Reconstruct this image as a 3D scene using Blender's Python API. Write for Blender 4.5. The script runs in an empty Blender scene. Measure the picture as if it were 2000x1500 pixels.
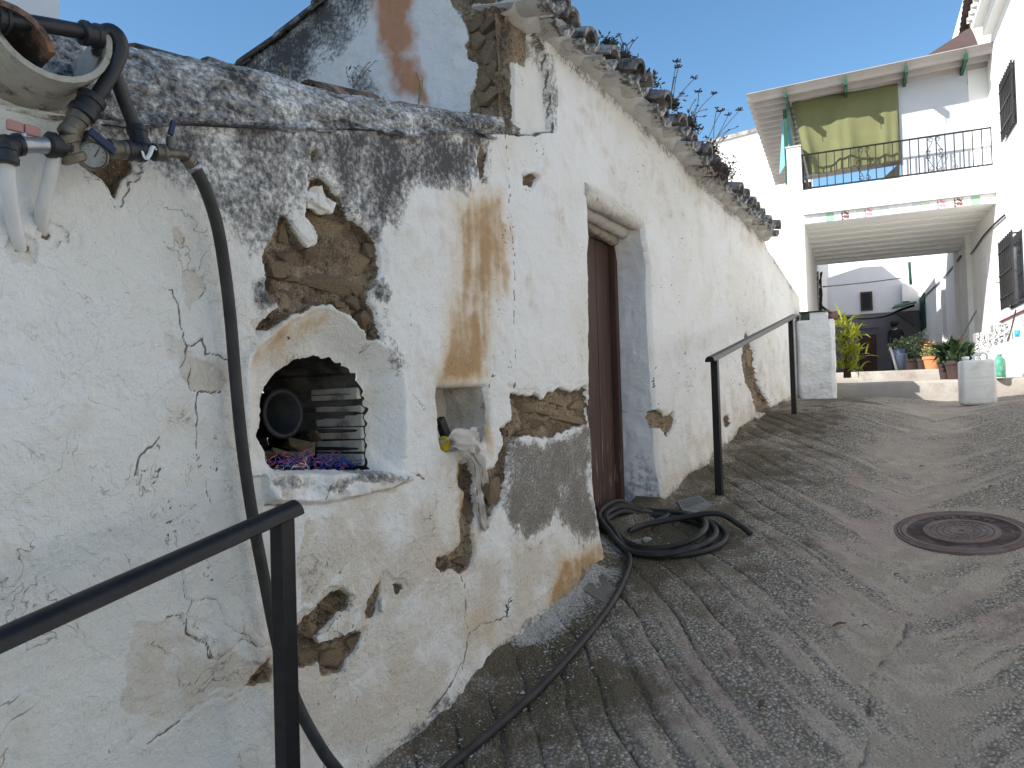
import bpy, bmesh, math, random
import numpy as np
from mathutils import Vector, Matrix

random.seed(7)
rng = np.random.default_rng(11)
SC = bpy.context.scene
COL = SC.collection
R = math.radians

# ------------------------------------------------------------------ camera
EYE = Vector((0.0, 0.0, 1.6))
PITCH, ROLL, FPX = R(1.22), R(1.72), 1500.0
_f = Vector((0, math.cos(PITCH), math.sin(PITCH)))
_r0 = Vector((1, 0, 0)); _u0 = _r0.cross(_f)
RIGHT = _r0 * math.cos(ROLL) - _u0 * math.sin(ROLL)
UP = _u0 * math.cos(ROLL) + _r0 * math.sin(ROLL)
cam_d = bpy.data.cameras.new('camera'); cam = bpy.data.objects.new('camera', cam_d); COL.objects.link(cam)
cam_d.sensor_width = 36.0; cam_d.lens = 36.0 * FPX / 2000.0
cam_d.clip_start = 0.05; cam_d.clip_end = 500
cam.matrix_world = Matrix(((RIGHT.x, UP.x, -_f.x, EYE.x), (RIGHT.y, UP.y, -_f.y, EYE.y), (RIGHT.z, UP.z, -_f.z, EYE.z), (0, 0, 0, 1)))
SC.camera = cam

# ------------------------------------------------------------------ light
SUN_TO = Vector((-0.92, -0.39, 0.0)).normalized()
SUN_EL = R(35.0)
to_sun = Vector((SUN_TO.x * math.cos(SUN_EL), SUN_TO.y * math.cos(SUN_EL), math.sin(SUN_EL)))
world = bpy.data.worlds.new('World'); SC.world = world; world.use_nodes = True
wn = world.node_tree; wn.nodes.clear()
wo = wn.nodes.new('ShaderNodeOutputWorld'); wb = wn.nodes.new('ShaderNodeBackground'); ws = wn.nodes.new('ShaderNodeTexSky')
ws.sky_type = 'NISHITA'; ws.sun_disc = False; ws.sun_elevation = SUN_EL
ws.sun_rotation = math.atan2(SUN_TO.x, SUN_TO.y)
ws.altitude = 300; ws.air_density = 1.0; ws.dust_density = 0.5; ws.ozone_density = 1.8
wb.inputs['Strength'].default_value = 0.112
wh = wn.nodes.new('ShaderNodeHueSaturation'); wh.inputs['Hue'].default_value = .494; wh.inputs['Saturation'].default_value = 1.16
wn.links.new(ws.outputs[0], wh.inputs['Color']); wn.links.new(wh.outputs[0], wb.inputs[0]); wn.links.new(wb.outputs[0], wo.inputs[0])
sun_d = bpy.data.lights.new('sun', 'SUN'); sun_d.energy = 5.0; sun_d.angle = R(0.53); sun_d.color = (1.0, 0.95, 0.88)
sun = bpy.data.objects.new('sun', sun_d); COL.objects.link(sun)
sun.rotation_euler = to_sun.to_track_quat('Z', 'Y').to_euler(); sun.location = (-8, -6, 12)
SC.view_settings.view_transform = 'Standard'; SC.view_settings.look = 'None'
SC.view_settings.exposure = 0.86; SC.view_settings.gamma = 1.0; SC.view_settings.use_curve_mapping = False
SC.cycles.max_bounces = 8; SC.cycles.diffuse_bounces = 5; SC.cycles.transparent_max_bounces = 6
SC.cycles.use_denoising = True

# ------------------------------------------------------------------ frames
def ray(px, py):
    return RIGHT * ((px - 1000) / FPX) + UP * ((750 - py) / FPX) + _f
def at(px, py, Y):
    """the point seen at a photo position, at forward distance Y"""
    d = ray(px, py); return EYE + d * (Y / d.y)
TH = R(31.0)
WD = Vector((math.sin(TH), math.cos(TH), 0)); WN = Vector((math.cos(TH), -math.sin(TH), 0))   # along the left wall / out of it
DW = -1.77
def P(s, z, d=0.0):
    return WD * s + WN * (DW + d) + Vector((0, 0, z))
def WS(px, py, d=0.0):
    """photo position -> (s, z) on the left wall plane moved d towards the street"""
    r = ray(px, py); t = (DW + d) / (r.x * WN.x + r.y * WN.y)
    p = EYE + r * t; return (p.x * WD.x + p.y * WD.y, p.z)
def WP(px, py, d=0.0):
    s, z = WS(px, py, d); return P(s, z, d)
def sd_of(p): return (p.x * WD.x + p.y * WD.y, p.x * WN.x + p.y * WN.y - DW)
_gs = np.array([-60, 0, 6.8, 7.3, 7.8, 8.4, 9.0, 9.8, 12, 60.]); _gz = np.array([-11.2, 0, 1.272, 1.36, 1.425, 1.475, 1.50, 1.52, 1.54, 1.6])
def ground(s, d):
    s = np.asarray(s, float); d = np.asarray(d, float)
    z = (np.interp(s - .15, _gs, _gz) + np.interp(s + .15, _gs, _gz)) / 2
    amp = np.interp(s, [2, 6, 9], [.035, .05, .085])
    return z - amp * np.exp(-((d - 1.6) / .62) ** 2)
def gp(px, py):
    """photo position -> point on the street"""
    r = ray(px, py); lo, hi = .3, 40.
    def h(t):
        p = EYE + r * t; s, d = sd_of(p); return p.z - float(ground(s, d))
    t = .3
    while t < 40 and h(t) > 0: t += .05
    lo, hi = t - .05, t
    for _ in range(20):
        m = (lo + hi) / 2
        if h(m) > 0: lo = m
        else: hi = m
    return EYE + r * hi

# ------------------------------------------------------------------ noise (numpy)
def _hash(ix, iy, seed):
    h = (ix * 374761393 + iy * 668265263 + seed * 2147483647) & 0xFFFFFFFF
    h = ((h ^ (h >> 13)) * 1274126177) & 0xFFFFFFFF
    return ((h ^ (h >> 16)) & 0xFFFFFF) / float(0xFFFFFF)
def vnoise(x, y, seed=0):
    xi = np.floor(x).astype(np.int64); yi = np.floor(y).astype(np.int64)
    fx = x - xi; fy = y - yi
    u = fx * fx * fx * (fx * (fx * 6 - 15) + 10); v = fy * fy * fy * (fy * (fy * 6 - 15) + 10)
    a = _hash(xi, yi, seed); b = _hash(xi + 1, yi, seed); c = _hash(xi, yi + 1, seed); d = _hash(xi + 1, yi + 1, seed)
    return (a * (1 - u) + b * u) * (1 - v) + (c * (1 - u) + d * u) * v
def fbm(x, y, scale=1., octv=4, seed=0, gain=.5):
    x = np.asarray(x, float) * scale; y = np.asarray(y, float) * scale
    out = np.zeros(np.broadcast(x, y).shape); a = 1.; tot = 0.
    for i in range(octv):
        c, s_ = math.cos(.6 * i), math.sin(.6 * i)
        out += a * (vnoise(x * c - y * s_ + 17.3 * i, x * s_ + y * c - 9.1 * i, seed + i * 31) - .5); tot += a; a *= gain; x = x * 2.03; y = y * 2.03
    return out / tot
def sstep(a, b, x):
    t = np.clip((x - a) / (b - a), 0, 1); return t * t * (3 - 2 * t)
def poly_sdf(x, y, poly, pad=.3):
    """signed distance, positive inside; far points get -pad"""
    x = np.asarray(x, float); y = np.asarray(y, float); pts = np.asarray(poly, float)
    out = np.full(x.shape, -pad)
    m = (x > pts[:, 0].min() - pad) & (x < pts[:, 0].max() + pad) & (y > pts[:, 1].min() - pad) & (y < pts[:, 1].max() + pad)
    if not m.any(): return out
    X = x[m]; Y = y[m]; best = np.full(X.shape, 1e9); ins = np.zeros(X.shape, bool); n = len(pts)
    for i in range(n):
        ax, ay = pts[i]; bx, by = pts[(i + 1) % n]; ex, ey = bx - ax, by - ay
        h = np.clip(((X - ax) * ex + (Y - ay) * ey) / (ex * ex + ey * ey + 1e-12), 0, 1)
        best = np.minimum(best, (X - ax - h * ex) ** 2 + (Y - ay - h * ey) ** 2)
        if ay != by:
            c = ((ay > Y) != (by > Y)) & (X < ex * (Y - ay) / (by - ay) + ax); ins ^= c
    dist = np.sqrt(best); out[m] = np.maximum(np.where(ins, dist, -dist), -pad); return out
def line_dist(x, y, pts, pad=.1):
    x = np.asarray(x, float); out = np.full(x.shape, pad); pts = np.asarray(pts, float)
    m = (x > pts[:, 0].min() - pad) & (x < pts[:, 0].max() + pad) & (y > pts[:, 1].min() - pad) & (y < pts[:, 1].max() + pad)
    if not m.any(): return out
    X = x[m]; Y = y[m]; best = np.full(X.shape, pad * pad)
    for i in range(len(pts) - 1):
        ax, ay = pts[i]; bx, by = pts[i + 1]; ex, ey = bx - ax, by - ay
        h = np.clip(((X - ax) * ex + (Y - ay) * ey) / (ex * ex + ey * ey + 1e-12), 0, 1)
        best = np.minimum(best, (X - ax - h * ex) ** 2 + (Y - ay - h * ey) ** 2)
    out[m] = np.sqrt(best); return out

# ------------------------------------------------------------------ objects
def tag(o, label=None, cat=None, group=None, kind=None):
    if label: o['label'] = label
    if cat: o['category'] = cat
    if group: o['group'] = group
    if kind: o['kind'] = kind
    return o
def thing(name, loc, label, cat, group=None):
    o = bpy.data.objects.new(name, None); COL.objects.link(o); o.location = loc; o.empty_display_size = .1
    return tag(o, label, cat, group)
def origin_of(o):
    v = Vector((0, 0, 0))
    while o is not None: v = v + o.location; o = o.parent
    return v
def link(name, me, parent=None, mw=None):
    o = bpy.data.objects.new(name, me); COL.objects.link(o)
    off = Vector((0, 0, 0))
    if parent is not None: o.parent = parent; off = origin_of(parent)
    if mw is not None: o.matrix_basis = Matrix.Translation(-off) @ mw
    else: o.location = -off
    return o
def new_mesh(name, V, F, mat=None, smooth=False):
    me = bpy.data.meshes.new(name)
    me.from_pydata([tuple(v) for v in V], [], F)
    if smooth: me.polygons.foreach_set('use_smooth', [True] * len(me.polygons))
    if mat is not None: me.materials.append(mat)
    me.update(); return me
def build(name, V, F, mat, parent=None, smooth=False):
    """world-space geometry as one object; its origin sits at the parent's"""
    return link(name, new_mesh(name, V, F, mat, smooth), parent)
class MB:
    def __init__(s): s.V = []; s.F = []
    def add(s, V, F):
        n = len(s.V); s.V += [Vector(v) for v in V]; s.F += [tuple(i + n for i in f) for f in F]; return s
    def box(s, c, half, M=None):
        c = Vector(c); vs = []
        for x in (-1, 1):
            for y in (-1, 1):
                for z in (-1, 1):
                    q = Vector((x * half[0], y * half[1], z * half[2])); vs.append(c + (M @ q if M else q))
        return s.add(vs, [(0, 1, 3, 2), (4, 6, 7, 5), (0, 4, 5, 1), (2, 3, 7, 6), (0, 2, 6, 4), (1, 5, 7, 3)])
    def bbox(s, c, half, b, M=None):
        """box with chamfered edges"""
        c = Vector(c); hx, hy, hz = half; bm = bmesh.new(); bmesh.ops.create_cube(bm, size=1)
        for v in bm.verts: v.co = Vector((v.co.x * 2 * hx, v.co.y * 2 * hy, v.co.z * 2 * hz))
        bmesh.ops.bevel(bm, geom=list(bm.edges), offset=b, segments=2, affect='EDGES', profile=.6)
        bm.verts.index_update()
        s.add([c + (M @ v.co if M else v.co) for v in bm.verts], [tuple(v.index for v in f.verts) for f in bm.faces]); bm.free(); return s
    def tube(s, pts, r, n=10, caps=True, flat=1.):
        pts = [Vector(p) for p in pts]; rs = r if hasattr(r, '__len__') else [r] * len(pts)
        up = None; rings = []; V = []; F = []
        for i, p in enumerate(pts):
            t = (pts[min(i + 1, len(pts) - 1)] - pts[max(i - 1, 0)])
            if t.length < 1e-9: t = Vector((0, 0, 1))
            t.normalize()
            if up is None:
                up = Vector((0, 0, 1)) if abs(t.z) < .9 else Vector((1, 0, 0))
            a = t.cross(up)
            if a.length < 1e-6: a = t.cross(Vector((1, 0.3, 0)))
            a.normalize(); up = a.cross(t).normalized()
            for k in range(n):
                w = 2 * math.pi * k / n; V.append(p + a * (math.cos(w) * rs[i]) + up * (math.sin(w) * rs[i] * flat))
        for i in range(len(pts) - 1):
            for k in range(n):
                F.append((i * n + k, i * n + (k + 1) % n, (i + 1) * n + (k + 1) % n, (i + 1) * n + k))
        if caps:
            F.append(tuple(range(n - 1, -1, -1))); F.append(tuple((len(pts) - 1) * n + k for k in range(n)))
        return s.add(V, F)
    def lathe(s, base, prof, n=20, axis=(0, 0, 1), squash=(1, 1)):
        ax = Vector(axis).normalized(); a = ax.orthogonal().normalized(); b = ax.cross(a); base = Vector(base); V = []; F = []
        for r, h in prof:
            for k in range(n):
                w = 2 * math.pi * k / n; V.append(base + ax * h + a * (r * math.cos(w) * squash[0]) + b * (r * math.sin(w) * squash[1]))
        for i in range(len(prof) - 1):
            for k in range(n): F.append((i * n + k, i * n + (k + 1) % n, (i + 1) * n + (k + 1) % n, (i + 1) * n + k))
        if prof[0][0] > 1e-6: F.append(tuple(range(n - 1, -1, -1)))
        if prof[-1][0] > 1e-6: F.append(tuple((len(prof) - 1) * n + k for k in range(n)))
        return s.add(V, F)
    def prism(s, loop, ext):
        """closed loop of points pushed along ext"""
        n = len(loop); ext = Vector(ext); V = [Vector(p) for p in loop] + [Vector(p) + ext for p in loop]
        return s.add(V, [tuple(range(n - 1, -1, -1)), tuple(range(n, 2 * n))] + [(i, (i + 1) % n, n + (i + 1) % n, n + i) for i in range(n)])
    def sheet(s, grid, thick=None):
        """grid of points [rows][cols]; with thick, a solid slab"""
        nr, nc = len(grid), len(grid[0]); V = [Vector(p) for row in grid for p in row]
        F = [(i * nc + j, i * nc + j + 1, (i + 1) * nc + j + 1, (i + 1) * nc + j) for i in range(nr - 1) for j in range(nc - 1)]
        if thick is None: return s.add(V, F)
        t = Vector(thick); n = nr * nc; V2 = [v + t for v in V]; F2 = [tuple(reversed([i + n for i in f])) for f in F]
        ring = [j for j in range(nc)] + [i * nc + nc - 1 for i in range(1, nr)] + [(nr - 1) * nc + j for j in range(nc - 2, -1, -1)] + [i * nc for i in range(nr - 2, 0, -1)]
        E = [(ring[(k + 1) % len(ring)], ring[k], ring[k] + n, ring[(k + 1) % len(ring)] + n) for k in range(len(ring))]
        return s.add(V + V2, F + F2 + E)
    def make(s, name, mat, parent=None, smooth=False):
        return build(name, s.V, s.F, mat, parent, smooth)
def smooth_path(pts, per=8):
    pts = [Vector(p) for p in pts]; out = []
    for i in range(len(pts) - 1):
        p0, p1, p2, p3 = pts[max(i - 1, 0)], pts[i], pts[i + 1], pts[min(i + 2, len(pts) - 1)]
        for k in range(per):
            t = k / per
            out.append(.5 * ((2 * p1) + (p2 - p0) * t + (2 * p0 - 5 * p1 + 4 * p2 - p3) * t * t + (3 * p1 - p0 - 3 * p2 + p3) * t ** 3))
    out.append(pts[-1]); return out
def copy_tree(o, parent=None):
    c = o.copy(); COL.objects.link(c); c.parent = parent
    for ch in list(o.children): copy_tree(ch, c)
    return c

# ------------------------------------------------------------------ materials
class NT:
    def __init__(s, name):
        s.m = bpy.data.materials.new(name); s.m.use_nodes = True; s.t = s.m.node_tree; s.t.nodes.clear()
        s.out = s.t.nodes.new('ShaderNodeOutputMaterial'); s.b = s.t.nodes.new('ShaderNodeBsdfPrincipled')
        s.t.links.new(s.b.outputs[0], s.out.inputs[0]); s._tc = None
    def n(s, typ, **kw):
        nd = s.t.nodes.new(typ)
        for k, v in kw.items(): setattr(nd, k, v)
        return nd
    def set(s, sock, v):
        if isinstance(v, bpy.types.NodeSocket): s.t.links.new(v, sock)
        elif isinstance(v, (tuple, list)): sock.default_value = tuple(v) + ((1.,) if len(v) == 3 and len(sock.default_value) == 4 else ())
        else: sock.default_value = v
    def co(s, scale=None, src='Object', rot=None):
        if s._tc is None: s._tc = s.n('ShaderNodeTexCoord')
        o = s._tc.outputs[src]
        if scale is None and rot is None: return o
        mp = s.n('ShaderNodeMapping'); s.set(mp.inputs[0], o)
        if scale is not None: mp.inputs['Scale'].default_value = scale
        if rot is not None: mp.inputs['Rotation'].default_value = rot
        return mp.outputs[0]
    def noise(s, scale, detail=4, rough=.55, co=None, dist=0.):
        nd = s.n('ShaderNodeTexNoise'); s.set(nd.inputs['Vector'], co if co is not None else s.co()); nd.inputs['Scale'].default_value = scale
        nd.inputs['Detail'].default_value = detail; nd.inputs['Roughness'].default_value = rough; nd.inputs['Distortion'].default_value = dist
        return nd.outputs[0]
    def voro(s, scale, feature='F1', co=None, out=0, rnd=1.):
        nd = s.n('ShaderNodeTexVoronoi'); nd.feature = feature; s.set(nd.inputs['Vector'], co if co is not None else s.co()); nd.inputs['Scale'].default_value = scale
        nd.inputs['Randomness'].default_value = rnd
        return nd.outputs[out]
    def attr(s, name):
        nd = s.n('ShaderNodeAttribute'); nd.attribute_name = name; return nd.outputs['Fac']
    def math(s, op, a, b=0., c=0., clamp=False):
        nd = s.n('ShaderNodeMath'); nd.operation = op; nd.use_clamp = clamp
        s.set(nd.inputs[0], a); s.set(nd.inputs[1], b); s.set(nd.inputs[2], c); return nd.outputs[0]
    def ramp(s, fac, a, b, lo=0., hi=1.):
        nd = s.n('ShaderNodeMapRange'); nd.interpolation_type = 'SMOOTHSTEP'
        s.set(nd.inputs[0], fac); nd.inputs[1].default_value = a; nd.inputs[2].default_value = b; nd.inputs[3].default_value = lo; nd.inputs[4].default_value = hi
        return nd.outputs[0]
    def mix(s, fac, a, b, mode='MIX'):
        nd = s.n('ShaderNodeMix'); nd.data_type = 'RGBA'; nd.blend_type = mode; nd.clamp_factor = True
        s.set(nd.inputs[0], fac); s.set(nd.inputs[6], a); s.set(nd.inputs[7], b); return nd.outputs[2]
    def bump(s, h, strength=.5, dist=.01, normal=None):
        nd = s.n('ShaderNodeBump'); nd.inputs['Strength'].default_value = strength; nd.inputs['Distance'].default_value = dist
        s.set(nd.inputs['Height'], h)
        if normal is not None: s.set(nd.inputs['Normal'], normal)
        return nd.outputs[0]
    def done(s, color, rough=.9, bump=None, metal=0., spec=.3):
        s.set(s.b.inputs['Base Color'], color); s.set(s.b.inputs['Roughness'], rough); s.set(s.b.inputs['Metallic'], metal)
        s.b.inputs['Specular IOR Level'].default_value = spec
        if bump is not None: s.set(s.b.inputs['Normal'], bump)
        return s.m
def simple(name, c1, c2=None, scale=8., rough=.7, bump=.15, bscale=None, bdist=.004, metal=0., spec=.3, dirt=None, dscale=3.):
    t = NT(name); col = c1
    if c2 is not None: col = t.mix(t.ramp(t.noise(scale, 5), .35, .65), c1, c2)
    if dirt is not None: col = t.mix(t.ramp(t.noise(dscale, 6, .65), .5, .72), col, dirt)
    b = t.bump(t.noise(bscale or scale * 4, 5), bump, bdist) if bump else None
    return t.done(col, rough, b, metal, spec)

# ================================================================== weathered plaster
def plaster_material(name, white=(.80, .79, .765), dirtc=(.60, .52, .42)):
    t = NT(name)
    expo, mould, ochre, dirt, grey, crack, rust = [t.attr(a) for a in ('expo', 'mould', 'ochre', 'dirt', 'grey', 'crack', 'rust')]
    n_big, n_mid, streak = t.attr('nbig'), t.attr('nmid'), t.attr('streak'); n_fine = t.noise(52., 3, .72); n_grain = t.noise(170., 2, .6)
    col = t.mix(t.ramp(n_big, .35, .7), white, (white[0] * .93, white[1] * .915, white[2] * .88))
    # thin dirt held in the roughness of the limewash
    dm = t.math('ADD', t.math('MULTIPLY', dirt, .95), t.math('MULTIPLY', t.math('SUBTRACT', n_mid, .5), 1.3))
    col = t.mix(t.ramp(dm, .18, 1.0, 0, .8), col, dirtc)
    col = t.mix(t.math('MULTIPLY', t.ramp(n_fine, .58, .75), t.ramp(dirt, .1, .9, .08, .55)), col, (.42, .34, .25))
    om = t.math('MULTIPLY', ochre, t.math('ADD', .12, t.math('ADD', t.math('MULTIPLY', streak, .9), t.math('MULTIPLY', n_mid, .9))))
    col = t.mix(t.ramp(om, .08, .95, 0, .62), col, (.62, .42, .20)); col = t.mix(t.ramp(om, .55, 1.15, 0, .75), col, (.36, .20, .075))
    rm = t.math('MULTIPLY', rust, t.math('ADD', .35, t.math('MULTIPLY', n_mid, 1.2)))
    col = t.mix(t.ramp(rm, .12, .9, 0, .9), col, (.47, .20, .085))
    gm = t.math('ADD', grey, t.math('ADD', t.math('MULTIPLY', t.math('SUBTRACT', n_mid, .5), .8), t.math('MULTIPLY', t.math('SUBTRACT', n_fine, .5), 1.0)))
    gcol = t.mix(t.ramp(n_grain, .38, .62), (.16, .145, .125), (.40, .37, .33))
    gcol = t.mix(t.ramp(n_fine, .54, .66, 0, .65), gcol, (.56, .54, .50)); gcol = t.mix(t.ramp(n_mid, .5, .7, 0, .5), gcol, (.24, .20, .155))
    col = t.mix(t.ramp(gm, .38, .66), col, gcol)
    mm = t.math('ADD', mould, t.math('ADD', t.math('MULTIPLY', t.math('SUBTRACT', n_mid, .5), 1.3), t.math('MULTIPLY', t.math('SUBTRACT', n_fine, .5), 2.6)))
    mm = t.math('MULTIPLY', mm, t.ramp(mould, .02, .25))
    col = t.mix(t.ramp(mm, .0, .6, 0, .72), col, (.25, .24, .23)); col = t.mix(t.ramp(mm, .35, 1.2, 0, .88), col, (.05, .049, .05))
    # bare earth mortar and stone behind the render
    e1 = t.mix(t.ramp(n_mid, .35, .62), (.20, .145, .095), (.36, .275, .185)); e1 = t.mix(t.ramp(n_fine, .5, .68), e1, (.105, .075, .052)); e1 = t.mix(t.ramp(n_grain, .55, .72), e1, (.43, .37, .29))
    col = t.mix(t.ramp(expo, -.0006, .0008), col, e1)
    cm = t.math('ADD', crack, t.math('MULTIPLY', t.math('SUBTRACT', n_fine, .5), .5))
    col = t.mix(t.ramp(cm, .5, .8, 0, .85), col, (.10, .078, .06))
    # fine relief: brush marks, flakes, grain; hair cracks follow the edges of loosened limewash
    nA = t.noise(6.5, 4, .62, dist=.5)
    lm = t.math('ADD', t.math('MULTIPLY', t.ramp(n_mid, .53, .68), t.ramp(n_big, .44, .62)), t.math('MULTIPLY', t.ramp(dirt, .45, .9), .18))
    ln = t.math('MULTIPLY', t.ramp(t.math('ABSOLUTE', t.math('SUBTRACT', nA, .5)), .0012, .0065, 1, 0), t.math('MULTIPLY', lm, 1., clamp=True))
    col = t.mix(t.math('MULTIPLY', t.math('MULTIPLY', ln, .5), t.ramp(expo, -.001, .0, 1, 0)), col, (.16, .13, .10))
    stp = t.ramp(nA, .494, .5)
    h = t.math('ADD', t.math('MULTIPLY', n_mid, .8), t.math('ADD', t.math('MULTIPLY', n_fine, t.math('ADD', .42, t.math('MULTIPLY', t.math('ADD', mould, dirt), .45))), t.math('MULTIPLY', n_grain, .22)))
    h = t.math('ADD', h, t.math('SUBTRACT', t.math('MULTIPLY', stp, .14), t.math('MULTIPLY', ln, .35)))
    h = t.math('ADD', h, t.math('MULTIPLY', t.ramp(expo, 0, .003), t.math('MULTIPLY', n_fine, 1.6)))
    h = t.math('ADD', h, t.math('MULTIPLY', t.ramp(gm, .4, .6), t.math('MULTIPLY', n_grain, .9)))
    return t.done(col, .92, t.bump(h, .85, .013), 0, .2)
M = {}
M['plaster'] = plaster_material('weathered_plaster')
M['gable_plaster'] = plaster_material('gable_plaster', (.745, .735, .725))
M['white'] = simple('limewash', (.80, .80, .79), (.77, .765, .74), 3., .9, .35, 30, .006)
ATTRS = ('expo', 'mould', 'ochre', 'dirt', 'grey', 'crack', 'rust')

def coarse(S, Z):
    return dict(nbig=.5 + fbm(S, Z, 1.6, 4, 701) * 1.15, nmid=.5 + fbm(S, Z, 7, 6, 702, .65) * 1.2, streak=.5 + fbm(S * 16, Z * 2.2, 1, 5, 703) * 1.2)
def grid_mesh(name, V, nr, nc, keep, attrs, mat, parent):
    idx = np.arange(nr * nc).reshape(nr, nc)
    q = np.stack([idx[:-1, :-1], idx[:-1, 1:], idx[1:, 1:], idx[1:, :-1]], -1).reshape(-1, 4)
    if keep is not None: q = q[keep.reshape(-1)]
    used = np.zeros(nr * nc, bool); used[q.reshape(-1)] = True
    remap = np.cumsum(used) - 1; V = V.reshape(-1, 3)[used]; q = remap[q]
    me = bpy.data.meshes.new(name); me.vertices.add(len(V)); me.vertices.foreach_set('co', V.astype(np.float32).reshape(-1))
    me.loops.add(q.size); me.loops.foreach_set('vertex_index', q.astype(np.int32).reshape(-1))
    me.polygons.add(len(q)); me.polygons.foreach_set('loop_start', np.arange(0, q.size, 4, dtype=np.int32)); me.polygons.foreach_set('loop_total', np.full(len(q), 4, np.int32))
    me.update(calc_edges=True); me.polygons.foreach_set('use_smooth', np.ones(len(q), bool))
    for k, a in attrs.items():
        at_ = me.attributes.new(k, 'FLOAT', 'POINT'); at_.data.foreach_set('value', a.reshape(-1)[used].astype(np.float32))
    me.materials.append(mat); return link(name, me, parent)
def nearest_on(poly, x, y):
    best = None
    for i in range(len(poly)):
        ax, ay = poly[i]; bx, by = poly[(i + 1) % len(poly)]; ex, ey = bx - ax, by - ay
        h = min(1, max(0, ((x - ax) * ex + (y - ay) * ey) / (ex * ex + ey * ey + 1e-12))); cx, cy = ax + h * ex, ay + h * ey
        q = (x - cx) ** 2 + (y - cy) ** 2
        if best is None or q < best[0]: best = (q, cx, cy)
    return best[1], best[2]
def cut_holes(S, Z, holes):
    """drop the cells inside each outline, pull the rim onto it, return keep mask and the rim edges"""
    nr, nc = S.shape; keep = np.ones((nr - 1, nc - 1), bool); rims = []
    for poly in holes:
        cs = (S[:-1, :-1] + S[1:, 1:]) / 2; cz = (Z[:-1, :-1] + Z[1:, 1:]) / 2
        dele = poly_sdf(cs, cz, poly) > 0; keep &= ~dele
        dv = np.zeros((nr, nc), bool); kv = np.zeros((nr, nc), bool)
        for a in (slice(0, -1), slice(1, None)):
            for b in (slice(0, -1), slice(1, None)): dv[a, b] |= dele; kv[a, b] |= ~dele
        for i, j in zip(*np.nonzero(dv & kv)):
            S[i, j], Z[i, j] = nearest_on(poly, S[i, j], Z[i, j])
        E = []
        ii, jj = np.nonzero(dele[:, 1:] != dele[:, :-1]); E += [((i, j + 1), (i + 1, j + 1)) if dele[i, j + 1] else ((i + 1, j + 1), (i, j + 1)) for i, j in zip(ii, jj)]
        ii, jj = np.nonzero(dele[1:, :] != dele[:-1, :]); E += [((i + 1, j + 1), (i + 1, j)) if dele[i + 1, j] else ((i + 1, j), (i + 1, j + 1)) for i, j in zip(ii, jj)]
        rims.append(E)
    return keep, rims
def reveal(name, rim, pos, step_fn, nstep, mat, parent, back=None):
    """sides of an opening, swept inwards from the rim"""
    ids = {}; V = []; F = []
    def col_of(k):
        if k not in ids:
            ids[k] = len(V); p = pos(k)
            for i in range(nstep + 1): V.append(step_fn(p, i / nstep))
        return ids[k]
    for a, b in rim:
        ca, cb = col_of(a), col_of(b)
        for i in range(nstep): F.append((ca + i, cb + i, cb + i + 1, ca + i + 1))
    if back: n = len(V); V += back; F.append(tuple(range(n, n + len(back))))
    return build(name, V, F, mat, parent, True)
def cW(pts, d=0.): return [WS(x, y, d) for x, y in pts]
def resample(poly, step):
    out = []
    for i in range(len(poly)):
        a = np.array(poly[i]); b = np.array(poly[(i + 1) % len(poly)]); n = max(1, int(np.linalg.norm(b - a) / step))
        out += [tuple(a + (b - a) * k / n) for k in range(n)]
    return out

# ------------------------------------------------------------------ left side: the two old buildings
S_C = WS(997, 500)[0]
_top_low = [WS(*p) for p in ((-300, 160), (0, 206), (250, 242), (500, 252), (650, 254), (900, 260), (998, 264))]
_top_cot = [WS(*p) for p in ((985, 20), (1030, 56), (1150, 146), (1310, 296), (1400, 388), (1470, 446), (1492, 468), (1500, 488), (1545, 556), (1575, 604), (1590, 622))]
def z_low(s): return np.interp(s, [p[0] for p in _top_low], [p[1] for p in _top_low])
def z_cot(s): return np.interp(s, [p[0] for p in _top_cot], [p[1] for p in _top_cot])
S_EAVE_END = WS(1494, 470)[0]; S_END = WS(1569, 690)[0]

oven_out = cW([(486, 926), (484, 720), (488, 697), (505, 676), (530, 652), (565, 626), (600, 604), (632, 598), (662, 607), (700, 637), (740, 671), (772, 697), (786, 735), (792, 800), (791, 926)])
oven_in0 = cW([(522, 918), (521, 884), (512, 866), (503, 852), (511, 822), (509, 795), (514, 768), (524, 750), (535, 734), (552, 720), (570, 709), (592, 701), (612, 697), (640, 702), (664, 712), (684, 726), (700, 744), (711, 772), (716, 800), (719, 850), (718, 918)], -.085)
oven_in = []
for k, (a, b) in enumerate(resample(oven_in0, .012)):
    j = .004 * math.sin(k * 1.9) + random.uniform(-.004, .004) + (random.uniform(.002, .008) if k % 5 == 0 else 0)
    oven_in.append((a + j, b + (abs(j) * 1.2 if b > WS(600, 760, -.085)[1] else j * .3)))
niche = cW([(857, 757), (880, 757), (950, 755), (958, 790), (960, 825), (954, 862), (930, 872), (905, 878), (882, 884), (868, 876), (863, 845), (861, 805), (856, 775)])
door_open = cW([(1147, 362), (1200, 396), (1256, 436), (1268, 520), (1274, 700), (1282, 850), (1292, 1040), (1176, 1180), (1168, 1040), (1153, 800), (1149, 540)])

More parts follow.
